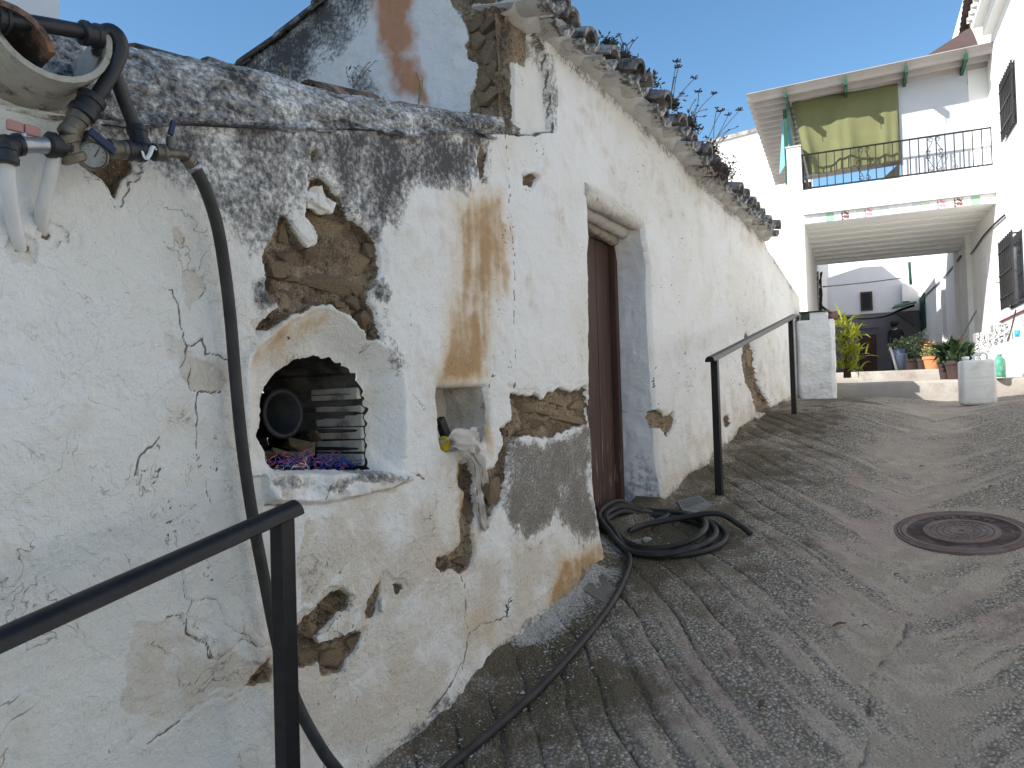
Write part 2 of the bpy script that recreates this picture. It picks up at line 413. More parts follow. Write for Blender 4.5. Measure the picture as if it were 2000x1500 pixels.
EXPO = [  # bare patches: outline, depth
    ([(606, 348), (632, 346), (655, 366), (672, 392), (690, 428), (722, 452), (742, 480), (746, 520), (738, 560), (728, 590), (738, 622), (748, 668), (728, 668), (704, 640), (676, 610), (640, 596), (600, 600), (560, 624), (525, 652), (506, 652), (512, 630), (545, 606), (530, 590), (516, 560), (514, 520), (524, 490), (534, 450), (545, 424), (562, 418), (578, 446), (600, 482), (618, 478), (617, 448), (604, 424), (603, 396), (626, 414), (652, 414), (655, 396), (630, 386), (606, 372)], .026),
    ([(578, 1300), (580, 1225), (604, 1198), (640, 1168), (672, 1156), (692, 1166), (690, 1182), (660, 1196), (640, 1220), (624, 1236), (640, 1246), (668, 1250), (700, 1236), (712, 1236), (706, 1262), (688, 1284), (676, 1310), (640, 1324), (620, 1300)], .022),
    ([(483, 1342), (498, 1308), (520, 1290), (534, 1280), (534, 1330), (505, 1340)], .015),
    ([(722, 1196), (726, 1170), (742, 1142), (756, 1136), (752, 1160), (744, 1180), (740, 1200), (726, 1206)], .015),
    ([(776, 1146), (792, 1142), (796, 1156), (780, 1164)], .006),
    ([(984, 838), (1000, 832), (1004, 856), (996, 900), (996, 940), (988, 972), (970, 1000), (956, 1020), (944, 1010), (936, 950), (948, 926), (964, 920), (980, 900), (986, 870)], .03),
    ([(904, 900), (918, 906), (930, 922), (928, 960), (936, 1000), (926, 1050), (930, 1080), (922, 1104), (906, 1124), (890, 1116), (868, 1122), (854, 1108), (858, 1092), (884, 1088), (900, 1066), (904, 1030), (910, 980), (904, 940)], .022),
    ([(1000, 764), (1014, 770), (1030, 776), (1044, 768), (1060, 780), (1090, 762), (1120, 768), (1143, 752), (1151, 800), (1150, 832), (1120, 838), (1080, 852), (1040, 848), (1002, 856)], .022),
    ([(160, 324), (192, 308), (240, 300), (256, 318), (258, 346), (240, 356), (224, 388), (204, 372), (184, 352)], .016),
    ([(1456, 648), (1466, 664), (1474, 700), (1472, 728), (1480, 760), (1494, 790), (1496, 806), (1470, 806), (1466, 770), (1456, 746), (1450, 712)], .02),
    ([(1266, 800), (1284, 796), (1300, 812), (1314, 806), (1318, 830), (1304, 852), (1290, 836), (1270, 836)], .02),
    ([(1410, 818), (1420, 812), (1424, 830), (1414, 836)], .015),
    ([(1340, 930), (1356, 922), (1362, 934), (1346, 944)], .015),
    ([(608, 290), (616, 276), (624, 288), (622, 310), (612, 316), (608, 304)], .008),
    ([(940, 280), (952, 300), (950, 340), (940, 352), (934, 320)], .012),
    ([(92, 452), (106, 456), (98, 468), (84, 466)], .006),
    ([(30, 478), (50, 488), (46, 500), (26, 496)], .006),
    ([(1018, 344), (1034, 336), (1048, 352), (1036, 368), (1022, 362)], .02),
]
THIN = [  # a lost coat of limewash, older plaster showing
    [(352, 536), (372, 528), (392, 540), (396, 566), (382, 586), (372, 610), (360, 590), (356, 560)],
    [(336, 452), (352, 446), (364, 470), (352, 486), (342, 476)],
    [(316, 640), (350, 660), (380, 690), (420, 700), (440, 740), (420, 780), (380, 760), (350, 720), (320, 700)],
    [(260, 1230), (330, 1205), (385, 1200), (430, 1250), (470, 1290), (520, 1290), (490, 1340), (420, 1350), (350, 1400), (240, 1390)],
    [(600, 1010), (680, 1020), (700, 1080), (640, 1150), (590, 1180), (585, 1080)],
    [(790, 1060), (850, 1040), (900, 1120), (850, 1130), (780, 1150)],
    [(1000, 1200), (1060, 1160), (1110, 1120), (1080, 1170), (1030, 1215)],
    [(540, 930), (640, 930), (790, 935), (780, 960), (640, 985), (540, 975)],
]
CRACKS = [
    ([(700 // 1, 1)], 0),
    ([(316, 560), (338, 572), (346, 610), (352, 660), (362, 672), (358, 700), (348, 716)], .0022),
    ([(362, 672), (392, 664), (402, 690), (430, 694), (452, 716)], .0026), ([(370, 690), (366, 720), (374, 760), (392, 772), (430, 770)], .0018),
    ([(312, 850), (296, 868), (272, 884), (262, 920)], .002), ([(386, 770), (384, 880), (394, 930), (412, 980)], .0018),
    ([(352, 1110), (356, 1170), (374, 1172), (368, 1200), (360, 1240), (400, 1262), (412, 1290)], .0025), ([(374, 1172), (422, 1176), (440, 1220), (470, 1232), (500, 1256)], .0022),
    ([(320, 1208), (352, 1202), (362, 1240)], .002), ([(290, 1450), (340, 1410), (400, 1370), (450, 1360), (486, 1340)], .003),
    ([(360, 1235), (400, 1255), (420, 1290), (450, 1275), (470, 1250), (520, 1262)], .0035),
    ([(985, 264), (990, 300), (996, 350), (992, 430), (1000, 500), (1000, 620), (1002, 700), (1004, 760)], .0035),
    ([(905, 1126), (908, 1150), (906, 1200), (912, 1236), (905, 1280), (896, 1310)], .0045), ([(912, 1236), (950, 1216), (990, 1204), (1010, 1190)], .003),
    ([(895, 1300), (860, 1350), (830, 1390)], .004), ([(676, 1310), (700, 1345), (690, 1380)], .002),
    ([(745, 672), (766, 700), (788, 735)], .003), ([(788, 900), (800, 920), (830, 935)], .004), ([(800, 600), (806, 660), (796, 720), (804, 760), (830, 800)], .0018),
    ([(1456, 640), (1450, 620), (1440, 600), (1438, 660), (1430, 690)], .004), ([(1496, 800), (1505, 812)], .004),
    ([(515, 985), (560, 988), (600, 990)], .004), ([(640, 940), (634, 975)], .004), ([(520, 1000), (508, 1016)], .003),
    ([(1285, 790), (1278, 740), (1282, 700)], .003), ([(640, 376), (700, 420)], .002),
]
MOULD = [([(170, 300), (180, 200), (420, 200), (700, 190), (960, 220), (950, 350), (905, 362), (860, 340), (800, 352), (770, 420), (700, 380), (640, 350), (560, 420), (480, 400), (430, 430), (400, 380), (340, 350), (250, 330)], .14, .62),
         ([(640, 250), (930, 262), (945, 345), (880, 355), (790, 350), (740, 440), (690, 430), (655, 350)], .08, .92),
         ([(470, 330), (560, 330), (575, 420), (535, 470), (490, 500), (450, 420)], .07, .45),
         ([(498, 560), (520, 545), (545, 575), (548, 600), (520, 615), (500, 600)], .03, .9), ([(728, 555), (745, 550), (765, 570), (755, 600), (735, 590)], .03, .9), ([(715, 440), (742, 432), (748, 470), (730, 470)], .02, .95),
         ([(745, 600), (765, 620), (790, 700), (780, 740), (750, 660)], .03, .42),
         ([(1200, 770), (1280, 770), (1285, 900), (1230, 960), (1205, 900)], .08, .35),
         ([(585, 1075), (640, 1070), (660, 1110), (620, 1170), (585, 1190)], .05, .30),
         ([(530, 928), (800, 928), (790, 945), (540, 948)], .02, .5),
         ([(1060, 100), (1080, 100), (1085, 260), (1070, 262)], .02, .4)]
OCHRE = [([(880, 380), (985, 370), (990, 520), (965, 640), (955, 750), (860, 750), (862, 650), (885, 560)], .16, .85), ([(892, 600), (948, 610), (948, 752), (858, 750), (862, 660)], .11, .95),
         ([(972, 430), (1000, 420), (1000, 520), (985, 590), (974, 560)], .04, .75), ([(880, 360), (950, 352), (960, 400), (890, 420)], .05, .5), ([(945, 265), (1000, 265), (1000, 340), (950, 350)], .05, .4),
         ([(1090, 1090), (1172, 1060), (1174, 1090), (1110, 1170), (1060, 1190)], .09, 1.0), ([(490, 720), (500, 680), (560, 628), (610, 603), (660, 610), (640, 650), (560, 690), (520, 730)], .07, .8),
         ([(895, 890), (925, 910), (930, 1080), (900, 1075)], .04, .8), ([(850, 1180), (910, 1150), (980, 1200), (960, 1290), (880, 1310)], .12, .4), ([(950, 800), (962, 800), (965, 900), (948, 890)], .03, .6),
         ([(400, 130), (560, 170), (560, 200), (400, 160)], .04, .5), ([(700, 1290), (800, 1260), (800, 1400), (700, 1440)], .2, .35)]
GREY = [([(992, 858), (1040, 850), (1100, 850), (1150, 832), (1163, 1000), (1165, 1040), (1130, 1060), (1090, 1010), (1040, 1060), (1000, 1040), (985, 990), (990, 920)], .16, .80), ([(580, 420), (604, 430), (616, 470), (600, 482)], .01, 0.),
        ([(1195, 780), (1275, 790), (1290, 880), (1285, 960), (1200, 960)], .1, .45)]
DIRT = [([(250, 600), (480, 640), (500, 900), (470, 1000), (330, 960), (230, 800)], .25, .38), ([(520, 1000), (900, 1000), (1180, 1080), (1150, 1200), (800, 1520), (480, 1520)], .35, .85), ([(500, 600), (790, 690), (790, 920), (490, 920)], .2, .6),
        ([(1000, 60), (1490, 470), (1500, 500), (1400, 470), (1290, 400), (1080, 200)], .25, .38), ([(800, 620), (1000, 620), (1000, 1000), (800, 1000)], .2, .4), ([(0, 1350), (560, 1250), (560, 1520), (0, 1520)], .3, .35), ([(820, 380), (1000, 350), (1000, 700), (850, 700)], .2, .3),
        ([(1300, 850), (1500, 680), (1570, 620), (1570, 790), (1480, 830), (1300, 1000)], .25, .45)]

def field(S, Z, items, conv, warp):
    out = np.zeros(S.shape)
    for poly, fe, val in items:
        out = np.maximum(out, val * np.clip(.5 + poly_sdf(S + warp[0], Z + warp[1], conv(poly), pad=fe + .05) / fe, 0, 1)) if val > 0 else out
    return out

old_house = thing('outbuilding', P(1.8, float(ground(1.8, 0)), -.6), 'low whitewashed outbuilding with a small arched oven mouth and blackened top', 'building')
cottage = thing('cottage', P(5.4, float(ground(5.4, 0)), -1.), 'old white cottage with brown door, tiled eave and crumbling gable', 'building')

_xs = np.concatenate([np.arange(-340, 1568, 2.5), [1568.5]])
_sc = np.array([WS(x, 782)[0] for x in _xs]); _sc = np.concatenate([np.arange(-4.0, _sc[0] - .02, .045), _sc])
NROW = 500
def wall_part(name, scols, ztop, parent, holes, low):
    v = np.linspace(0, 1, NROW)[:, None]; s = scols[None, :]
    zb = ground(s, 0) - .12; zt = ztop(s)
    S = np.broadcast_to(s, (NROW, len(scols))).copy(); Z = zb + (zt - zb) * v
    keep, rims = cut_holes(S, Z, holes)
    w1 = fbm(S, Z, 14, 5, 3) * .045; w2 = fbm(S, Z, 14, 5, 53) * .045; w5 = fbm(S, Z, 30, 2, 191) * .018; w6 = fbm(S, Z, 30, 2, 193) * .018; w3 = fbm(S, Z, 5, 5, 91) * .16; w4 = fbm(S, Z, 5, 5, 97) * .16
    d = fbm(S, Z, .9, 3, 1) * .05 + fbm(S, Z, 4.5, 4, 2) * .017 + fbm(S, Z, 17, 4, 5) * .006 + fbm(S * 12, Z * 2.5, 1., 3, 8) * .004
    # peeled coats: plateaus with sharp edges
    fl = fbm(S, Z, 3.1, 6, 21, .62); d += .0016 * sstep(.02, .028, fl) + .0014 * sstep(-.09, -.082, fl); fl2 = fbm(S, Z, 7, 5, 22, .6); d += .0010 * sstep(.05, .058, fl2)
    base = np.clip(1 - (Z - ground(S, 0)) / .5, 0, 1); d += .03 * base ** 2 * (1 + 2.5 * fbm(S, Z, 3, 3, 9))
    expo = np.full(S.shape, -.05); rec = np.zeros(S.shape); ring = np.zeros(S.shape); redge = np.zeros(S.shape); rn = fbm(S, Z, 8, 5, 150, .6) * .075
    for poly, dep in EXPO:
        f = poly_sdf(S + w1 * .9 + w5, Z + w2 * .9 + w6, cW(poly), .12); expo = np.maximum(expo, f); rec = np.maximum(rec, sstep(-.003, .008, f) * dep * 1.6); g_ = f + .014 + rn; ring = np.maximum(ring, sstep(-.002, .003, g_)); redge = np.maximum(redge, sstep(.005, .0, np.abs(g_)))
    chips = fbm(S, Z, 16, 4, 77, .55) - .385 + .05 * sstep(.0, .6, base); expo = np.maximum(expo, np.where(S > -9, chips * .04, -.05)); rec = np.maximum(rec, .004 * sstep(0, .004, chips * .04))
    rough_e = sstep(0, .012, expo); d -= rec + .006 * ring; d += rough_e * (fbm(S, Z, 15, 4, 12, .6) * .045 + fbm(S, Z, 45, 3, 13) * .018 - .004)
    thin = np.zeros(S.shape); tedge = np.zeros(S.shape)
    for poly in THIN:
        f = poly_sdf(S + w1, Z + w2, cW(poly), .15); thin = np.maximum(thin, sstep(-.001, .003, f)); tedge = np.maximum(tedge, sstep(.005, .001, np.abs(f)))
    d -= thin * .003
    thin = np.maximum(thin, ring * .8); crack = np.maximum(tedge * (.55 + 1.1 * fbm(S, Z, 8, 3, 133)), redge * (.62 + 1.2 * fbm(S, Z, 9, 3, 134)))
    for pts, wd in CRACKS[1:]:
        q = line_dist(S + w1 * .6 + w5 * .7, Z + w2 * .6 + w6 * .7, cW(pts), .06); crack = np.maximum(crack, sstep(max(wd * 1.7, .0052), .0, q) * (.92 + 1.5 * np.clip(fbm(S, Z, 10, 3, 130), -.5, .5))); d -= .004 * sstep(wd * 2.5, 0, q)
        d += .0018 * sstep(.03, .0, q)
    pm = sstep(.06, .2, fbm(S, Z, 2.2, 3, 131) + .10 * base + .03) * sstep(-.05, .12, fbm(S, Z, 12, 3, 132))
    for lv, ff in ((.024, fl), (-.086, fl), (.054, fl2)): crack = np.maximum(crack, 1.0 * pm * sstep(.006, .001, np.abs(ff - lv)))
    wp = (w3, w4)
    mould = field(S, Z, MOULD, cW, (w3 * .5, w4 * .5)); ochre = field(S, Z, OCHRE, cW, (w3 * .4, w4 * .2)); grey = field(S, Z, GREY, cW, (w1 + w3 * .35, w2 + w4 * .35)); dirt = field(S, Z, DIRT, cW, wp)
    dirt = np.maximum(dirt, .75 * base ** 1.2 + .12) + thin * (.42 + 1.2 * np.clip(fbm(S, Z, 6, 4, 140), -.3, .3)); crack = np.maximum(crack, .75 * sstep(.004, -.001, Z - ground(S, 0) - .012 + w1 * .5))
    mould = np.maximum(mould, .5 * sstep(.09, .0, Z - ground(S, 0) + w1) * (S > 1.5))
    mould = np.maximum(mould, .32 * sstep(.12, 0, zt - Z) * (0 if low else 1))
    ochre = np.maximum(ochre, 0 if low else .30 * sstep(.30, .0, zt - Z + w3)); d -= .004 * sstep(.4, .6, grey)
    if low:
        fo = poly_sdf(S, Z, oven_out, .3); fi = -poly_sdf(S, Z, oven_in0, .6)
        d = np.where(fo > 0, d * .45 - .085 * sstep(0, 1, fo / (fo + np.maximum(fi, 1e-4))) ** .8, d); d += .012 * sstep(.025, 0, np.abs(fo + .006)) * (Z > WS(500, 930)[1])
        sill = poly_sdf(S + w1 * .5, Z + w2 * .2, cW([(505, 922), (800, 924), (812, 938), (760, 958), (640, 986), (520, 984)]), .2)
        d += .034 * sstep(0, .012, sill) * (.8 + 2.2 * fbm(S, Z, 11, 5, 33, .6)); expo = np.where(fo > .004, np.minimum(expo, -.01), expo)
    for poly, rr in ([(niche, .03), (oven_in0, .012)] if low else [(door_open, .035)]):
        f = -poly_sdf(S, Z, poly, .3); x = np.clip(f / rr, 0, 1); d -= rr * .75 * (1 - np.sqrt(np.clip(1 - (1 - x) ** 2, 0, 1)))
    if not low:
        old = poly_sdf(S + w1 * .3, Z + w2 * .3, cW([(940, -80), (1030, -60), (1038, 62), (1062, 98), (1070, 180), (1076, 258), (1052, 258), (1044, 266), (1024, 262), (1008, 266), (985, 262)]), .2)
        d -= .034 * sstep(-.001, .006, old) + .012 * sstep(0, .03, old) * (S < WS(1010, 150)[0]); grey = np.where(old > 0, np.maximum(grey, .52 * sstep(.25, .5, vnoise(S * 9, Z * 4, 5)) * sstep(WS(1000, 170)[1], WS(1000, 120)[1] + .15, Z)), grey)
        expo = np.where(old > 0, np.maximum(expo, (np.where(Z > WS(1000, 120)[1] + w2 + w4, WS(1034, 100)[0], WS(1002, 150)[0] + .02) + w1 * 1.5 + w3 * .6 - S)), expo); crack = np.maximum(crack, sstep(.010, .003, np.abs(old)) * .9); dirt = np.where(old > 0, .1, dirt); ochre = np.where(old > 0, 0, ochre)
    A = P(0, 0, 0); V = np.empty(S.shape + (3,))
    V[..., 0] = WD.x * S + WN.x * (DW + d); V[..., 1] = WD.y * S + WN.y * (DW + d); V[..., 2] = Z
    z0 = np.zeros(S.shape)
    o = grid_mesh(name, V, *S.shape, keep, dict(expo=expo, mould=mould, ochre=ochre, dirt=dirt, grey=grey, crack=crack, rust=z0, **coarse(S, Z)), M['plaster'], parent)
    return o, rims, V
k_c = int(np.argmin(np.abs(_sc - S_C)))
wall_low, rims_low, V_low = wall_part('wall', _sc[:k_c + 1], z_low, old_house, [oven_in, niche], True)
wall_cot, rims_cot, V_cot = wall_part('wall', _sc[k_c:], z_cot, cottage, [door_open], False)

# oven chamber: brick-lined barrel behind the arched mouth
t = NT('soot_brick'); cc = t.mix(t.ramp(t.noise(9, 5), .35, .65), (.20, .18, .155), (.11, .10, .088)); cc = t.mix(t.ramp(t.noise(3, 5), .40, .58), cc, (.03, .028, .027))
M['soot'] = t.done(cc, .95, t.bump(t.noise(30, 5), .6, .01))
M['soot_pale'] = simple('sooty_limewash', (.58, .53, .45), (.44, .39, .32), 14, .95, .5, 40, .008, dirt=(.10, .09, .08), dscale=7.)
M['dark'] = simple('blackened_iron', (.018, .018, .02), (.035, .033, .032), 12, .55, .1)
ICEN = (np.mean([p[0] for p in oven_in]), np.mean([p[1] for p in oven_in]))
def oven_step(p, f):
    q = p - WN * (.50 * f); s, d = sd_of(q); z = q.z
    gr = .008 * (1 - abs(math.sin(z * 52))) ** 3 if f > 0 else 0
    k = .010 * float(fbm(s * 3 + f * 3, z, 6, 3, 40)) + (.004 + gr * 3) * min(1, f * 12)
    c = Vector((s - ICEN[0], z - ICEN[1])); c = c.normalized() if c.length > 1e-6 else c
    return q + WD * (c.x * k * (1 if c.x < .3 else -1)) + Vector((0, 0, c.y * k))
vpos = lambda V: (lambda k: Vector(V[k[0], k[1]]))
chamber = reveal('oven_chamber', rims_low[0], vpos(V_low), oven_step, 14, M['soot'], old_house, [P(a, b, -.085 - .515) for a, b in oven_in])
for i in range(6):                       # plastered brick courses on the far jamb
    y = 768 + i * 26; s0, z0 = WS(717 if i else 708, y, -.085)
    b = MB().bbox((0, 0, 0), (.013, .115, random.uniform(.0210, .0226)), .007); me = new_mesh('brick', b.V, b.F, M['soot_pale'], False)
    mw = Matrix((( WD.x, -WN.x, 0, 0), (WD.y, -WN.y, 0, 0), (0, 0, 1, 0), (0, 0, 0, 1))); mw.translation = P(s0 + .004 + random.uniform(-.003, .003), z0, -.085 - .13)
    link('brick', me, old_house, mw @ Matrix.Rotation(random.uniform(-.03, .03), 4, 'X'))
c0 = WP(512, 812, -.36); ax = (WN + Vector((.05, -.1, .06))).normalized()
MB().lathe(c0 - ax * .16, [(.078, 0), (.078, .26), (.086, .262), (.086, .274), (.070, .275), (.068, .05), (0.0001, .04)], 28, ax).make('flue_pipe', M['dark'], old_house, True)
# niche beside the oven
nz = min(p[1] for p in niche); nmid = np.mean([p[0] for p in niche])
def niche_step(p, f):
    q = p - WN * (.17 * f); s, d = sd_of(q); k = float(fbm(s * 4 + 5 * f, q.z * 4 + 3 * f, 3, 3, 60))
    return q + WD * ((-.045 * f if s > nmid else .0) + k * .012 * min(1, 4 * f)) + Vector((0, 0, k * .012 * min(1, 4 * f)))
t = NT('old_mortar'); cc = t.mix(t.ramp(t.noise(5, 5), .4, .6), (.47, .43, .37), (.60, .57, .52)); cc = t.mix(t.ramp(t.noise(14, 6, .7), .54, .7), cc, (.28, .19, .11))
M['mortar'] = t.done(cc, .95, t.bump(t.noise(40, 6), .7, .012))
reveal('niche', rims_low[1], vpos(V_low), niche_step, 10, M['mortar'], old_house, [P(a, b, -.20) for a, b in niche])
# door opening
JD = .27
def jamb_step(p, f):
    q = p - WN * (JD * f); s, d = sd_of(q); k = float(fbm(s * 3 + f * 2, q.z * 3, 3, 4, 70))
    return q + WD * (k * .018 * min(1, 4 * f))
t = NT('door_jamb'); n2 = t.noise(3.2, 5); sep = t.n('ShaderNodeSeparateXYZ'); t.set(sep.inputs[0], t.co())
cc = t.mix(t.ramp(n2, .3, .7), (.83, .83, .83), (.78, .775, .77)); low_ = t.ramp(sep.outputs[2], 1.0, 1.55, 1, 0)
cc = t.mix(t.ramp(t.math('ADD', t.math('MULTIPLY', low_, .55), t.math('MULTIPLY', t.math('SUBTRACT', t.noise(24, 6, .7), .5), 1.6)), .38, .75, 0, .75), cc, (.24, .235, .225))
M['jamb'] = t.done(cc, .9, t.bump(t.noise(14, 6), .7, .02))
reveal('jamb', rims_cot[0], vpos(V_cot), jamb_step, 12, M['jamb'], cottage)

# ------------------------------------------------------------------ stones in the bare patches
stone_meshes = []
t = NT('rubble_stone'); oi = t.n('ShaderNodeObjectInfo')
cc = t.mix(oi.outputs['Random'], (.40, .29, .165), (.21, .15, .10)); cc = t.mix(t.ramp(t.noise(18, 6, .65), .45, .68), cc, (.13, .095, .065)); cc = t.mix(t.ramp(t.noise(70, 4), .58, .7), cc, (.46, .40, .31))
M['stone'] = t.done(cc, .93, t.bump(t.noise(55, 6, .65), .8, .012))
def hull(pts):
    bm = bmesh.new()
    for p in pts: bm.verts.new(p)
    r = bmesh.ops.convex_hull(bm, input=list(bm.verts)); bmesh.ops.delete(bm, geom=[v for v in bm.verts if not v.link_faces], context='VERTS')
    bmesh.ops.recalc_face_normals(bm, faces=bm.faces); return bm
for i in range(9):
    pts = []
    for k in range(15):
        v = Vector((random.gauss(0, 1), random.gauss(0, 1), random.gauss(0, 1))).normalized()
        v = Vector([math.copysign(abs(c) ** .55, c) for c in v]); pts.append(v * random.uniform(.42, .52))
    bm = hull(pts); me = bpy.data.meshes.new('stone'); bm.to_mesh(me); bm.free(); me.materials.append(M['stone']); stone_meshes.append(me)
WM = Matrix(((WD.x, -WN.x, 0, 0), (WD.y, -WN.y, 0, 0), (0, 0, 1, 0), (0, 0, 0, 1)))
def stone(px, py, wpx, hpx, parent, d=-.034, rot=0., th=.05, mesh=None):
    s, z = WS(px, py, d); s2 = WS(px + wpx, py, d)[0]; z2 = WS(px, py + hpx, d)[1]
    mw = WM.copy(); mw.translation = P(s, z, d - th * .28)
    mw = mw @ Matrix.Rotation(rot, 4, 'Y') @ Matrix.Diagonal((abs(s2 - s), th, abs(z - z2), 1))
    return link('stone', mesh or random.choice(stone_meshes), parent, mw)
for a in [(644, 446, 72, 52, 0), (562, 500, 34, 30, .2), (606, 494, 40, 24, -.3), (545, 528, 44, 40, .1), (570, 548, 30, 18, -.4), (640, 552, 120, 42, .05), (700, 512, 60, 50, 0), (690, 560, 40, 26, .3),
          (560, 575, 40, 30, 0), (600, 590, 30, 22, 0), (545, 640, 60, 14, .55), (575, 618, 44, 12, .5), (664, 596, 26, 20, 0), (690, 590, 30, 26, .3), (712, 622, 26, 30, -.6), (735, 655, 20, 34, -.4), (650, 372, 40, 20, -.7), (680, 424, 20, 50, -.4), (530, 560, 16, 30, 0), (552, 455, 22, 40, 0), (725, 490, 26, 34, 0),
          (604, 1230, 40, 30, .6), (640, 1185, 60, 20, .6), (600, 1280, 44, 40, 0), (650, 1286, 56, 44, .3), (690, 1255, 30, 26, 0), (505, 1322, 30, 24, 0),
          (965, 960, 34, 60, 0), (990, 870, 12, 40, 0), (918, 1000, 16, 60, 0), (900, 1100, 30, 26, 0), (872, 1108, 20, 18, 0), (215, 336, 40, 30, 0), (240, 322, 24, 20, 0)]:
    stone(a[0], a[1], a[2], a[3], old_house, rot=a[4])
for a in [(1030, 796, 44, 20, .05), (1080, 786, 50, 24, 0), (1125, 790, 40, 26, 0), (1040, 826, 60, 26, .1), (1110, 822, 66, 20, .03), (1062, 808, 36, 14, 0), (1020, 844, 34, 12, 0), (1135, 838, 26, 10, 0), (1462, 700, 10, 40, 0), (1470, 760, 10, 34, 0), (1484, 790, 12, 20, 0), (1290, 818, 20, 24, 0)]:
    stone(a[0], a[1], a[2], a[3], cottage, rot=a[4], d=-.030)
for k, (px, py, w, h) in enumerate([(560, 888, 44, 22), (600, 886, 50, 34), (640, 868, 56, 60), (536, 890, 26, 16), (590, 870, 40, 30), (664, 890, 44, 34)]):  # rubble heaped in the oven
    stone(px, py, w, h, old_house, d=-.24 - .03 * (k % 3), rot=random.uniform(-.5, .5), th=.08)
# loose plaster tongues left standing in the bare patches
def flake(px_pts, d, parent, th=.012):
    pl = resample(cW(px_pts), .012); pl = [(a + random.uniform(-.003, .003), b + random.uniform(-.003, .003)) for a, b in pl]
    m = MB(); m.prism([P(a, b, d - th) for a, b in pl], WN * th); bm = bmesh.new()
    me = new_mesh('plaster_flake', m.V, m.F, M['flake']); o = link('plaster_flake', me, parent)
    return o
t = NT('loose_plaster'); cc = t.mix(t.ramp(t.noise(12, 5), .4, .65), (.72, .70, .66), (.55, .49, .40)); cc = t.mix(t.ramp(t.noise(30, 6, .7), .58, .7), cc, (.16, .14, .12))
M['flake'] = t.done(cc, .95, t.bump(t.noise(35, 6), .8, .012))
flake([(612, 366), (632, 362), (640, 384), (660, 396), (656, 414), (630, 418), (606, 404), (604, 380)], -.008, old_house)
flake([(572, 420), (596, 428), (614, 440), (618, 472), (602, 484), (588, 466), (574, 444)], -.002, old_house)
flake([(660, 1214), (690, 1196), (706, 1190), (704, 1212), (690, 1230), (674, 1240), (660, 1232)], .0, old_house, .02)
flake([(622, 1244), (640, 1232), (664, 1232), (662, 1244), (640, 1252), (626, 1254)], -.004, old_house, .02)
flake([(746, 1168), (756, 1176), (752, 1196), (744, 1192)], .002, old_house)

# ------------------------------------------------------------------ mortar cap and tiles on the outbuilding
_sky = [WS(x, y, -.25) for x, y in ((-300, -10), (0, 44), (100, 64), (240, 94), (410, 127), (480, 140), (560, 168), (600, 184), (660, 190), (760, 202), (850, 222), (905, 240), (958, 268))]
def z_sky(s): return np.interp(s, [p[0] for p in _sky], [p[1] for p in _sky])
capx = np.concatenate([np.arange(-4, .2, .05), np.array([WS(x, 200, -.1)[0] for x in np.arange(-300, 985, 3.0)])]); NQ = 90
q = np.linspace(0, 1, NQ)[:, None]; s = capx[None, :]; S = np.broadcast_to(s, (NQ, len(capx))).copy()
zl = z_low(s) - .01; zh = np.maximum(z_sky(s), zl + .015); fade = np.clip((S_C + .02 - S) / .25, 0, 1)
prof_d = .010 - .03 * sstep(0, .25, q) - .25 * sstep(.15, 1.0, q) ** 1.5; prof_z = zl + (zh - zl) * (sstep(0, .75, q) * .75 + .25 * q)
d = prof_d * (.35 + .65 * fade) + fbm(S, prof_z + q, 6, 5, 41) * .03 + fbm(S * .6, prof_z + q, 22, 5, 43) * .028 + .006 * sstep(.02, .03, fbm(S, q * .5, 7, 5, 44, .6))
Z = prof_z + fbm(S, q, 11, 4, 45) * .02 + fbm(S, q * 0, 5, 4, 48) * .035 * sstep(.35, 0, q)
V = np.empty(S.shape + (3,)); V[..., 0] = WD.x * S + WN.x * (DW + d); V[..., 1] = WD.y * S + WN.y * (DW + d); V[..., 2] = Z
z0 = np.zeros(S.shape); md = .70 + .45 * fbm(S, q * .3, 3, 4, 46) + .30 * sstep(.55, 1, q) + .30 * sstep(.2, 0, q); md *= sstep(WS(20, 100)[0], WS(190, 150)[0], S) * .8 + .2
grid_mesh('mortar_cap', V, *S.shape, None, dict(expo=z0 - .05, mould=md, ochre=z0, dirt=z0 + .5, grey=z0 + .25, crack=z0, rust=.75 * sstep(.72, 1, q) * sstep(-.05, .12, fbm(S, q, 4, 3, 47)), **coarse(S, Z + q * .3)), M['plaster'], old_house)
# flat roof behind the cap
bk = MB(); ss = np.linspace(-4, S_C - .01, 24); bk.sheet([[P(a, float(z_sky(a)) - .035 - .02 * k, -.24 - .75 * k) for a in ss] for k in range(5)]).make('roof_deck', M['mortar'], old_house)
# canal tile: half-round, tapered; local x across, y along, z up
def canal(length, r0, r1, th, n=9, arc=math.pi * .92, inv=False):
    V = []; F = []; m = 3
    for k in range(2):
        for j in range(m):
            y = length * j / (m - 1); r = (r0 + (r1 - r0) * j / (m - 1)) - th * k
            for i in range(n):
                a = math.pi / 2 + arc * (i / (n - 1) - .5); zz = math.sin(a) * r - r0 * .25
                V.append((math.cos(a) * r, y, -zz if inv else zz))
    o = m * n
    for j in range(m - 1):
        for i in range(n - 1):
            f = (j * n + i, j * n + i + 1, (j + 1) * n + i + 1, (j + 1) * n + i); F += [f, tuple(reversed([x + o for x in f]))]
    for j in (0, m - 1):
        for i in range(n - 1): F.append((j * n + i, j * n + i + 1, o + j * n + i + 1, o + j * n + i))
    for i in (0, n - 1):
        for j in range(m - 1): F.append((j * n + i, (j + 1) * n + i, o + (j + 1) * n + i, o + j * n + i))
    bm = bmesh.new(); vs = [bm.verts.new(v) for v in V]; bm.verts.index_update()
    for f in F: bm.faces.new([vs[i] for i in f])
    bmesh.ops.recalc_face_normals(bm, faces=bm.faces); return bm
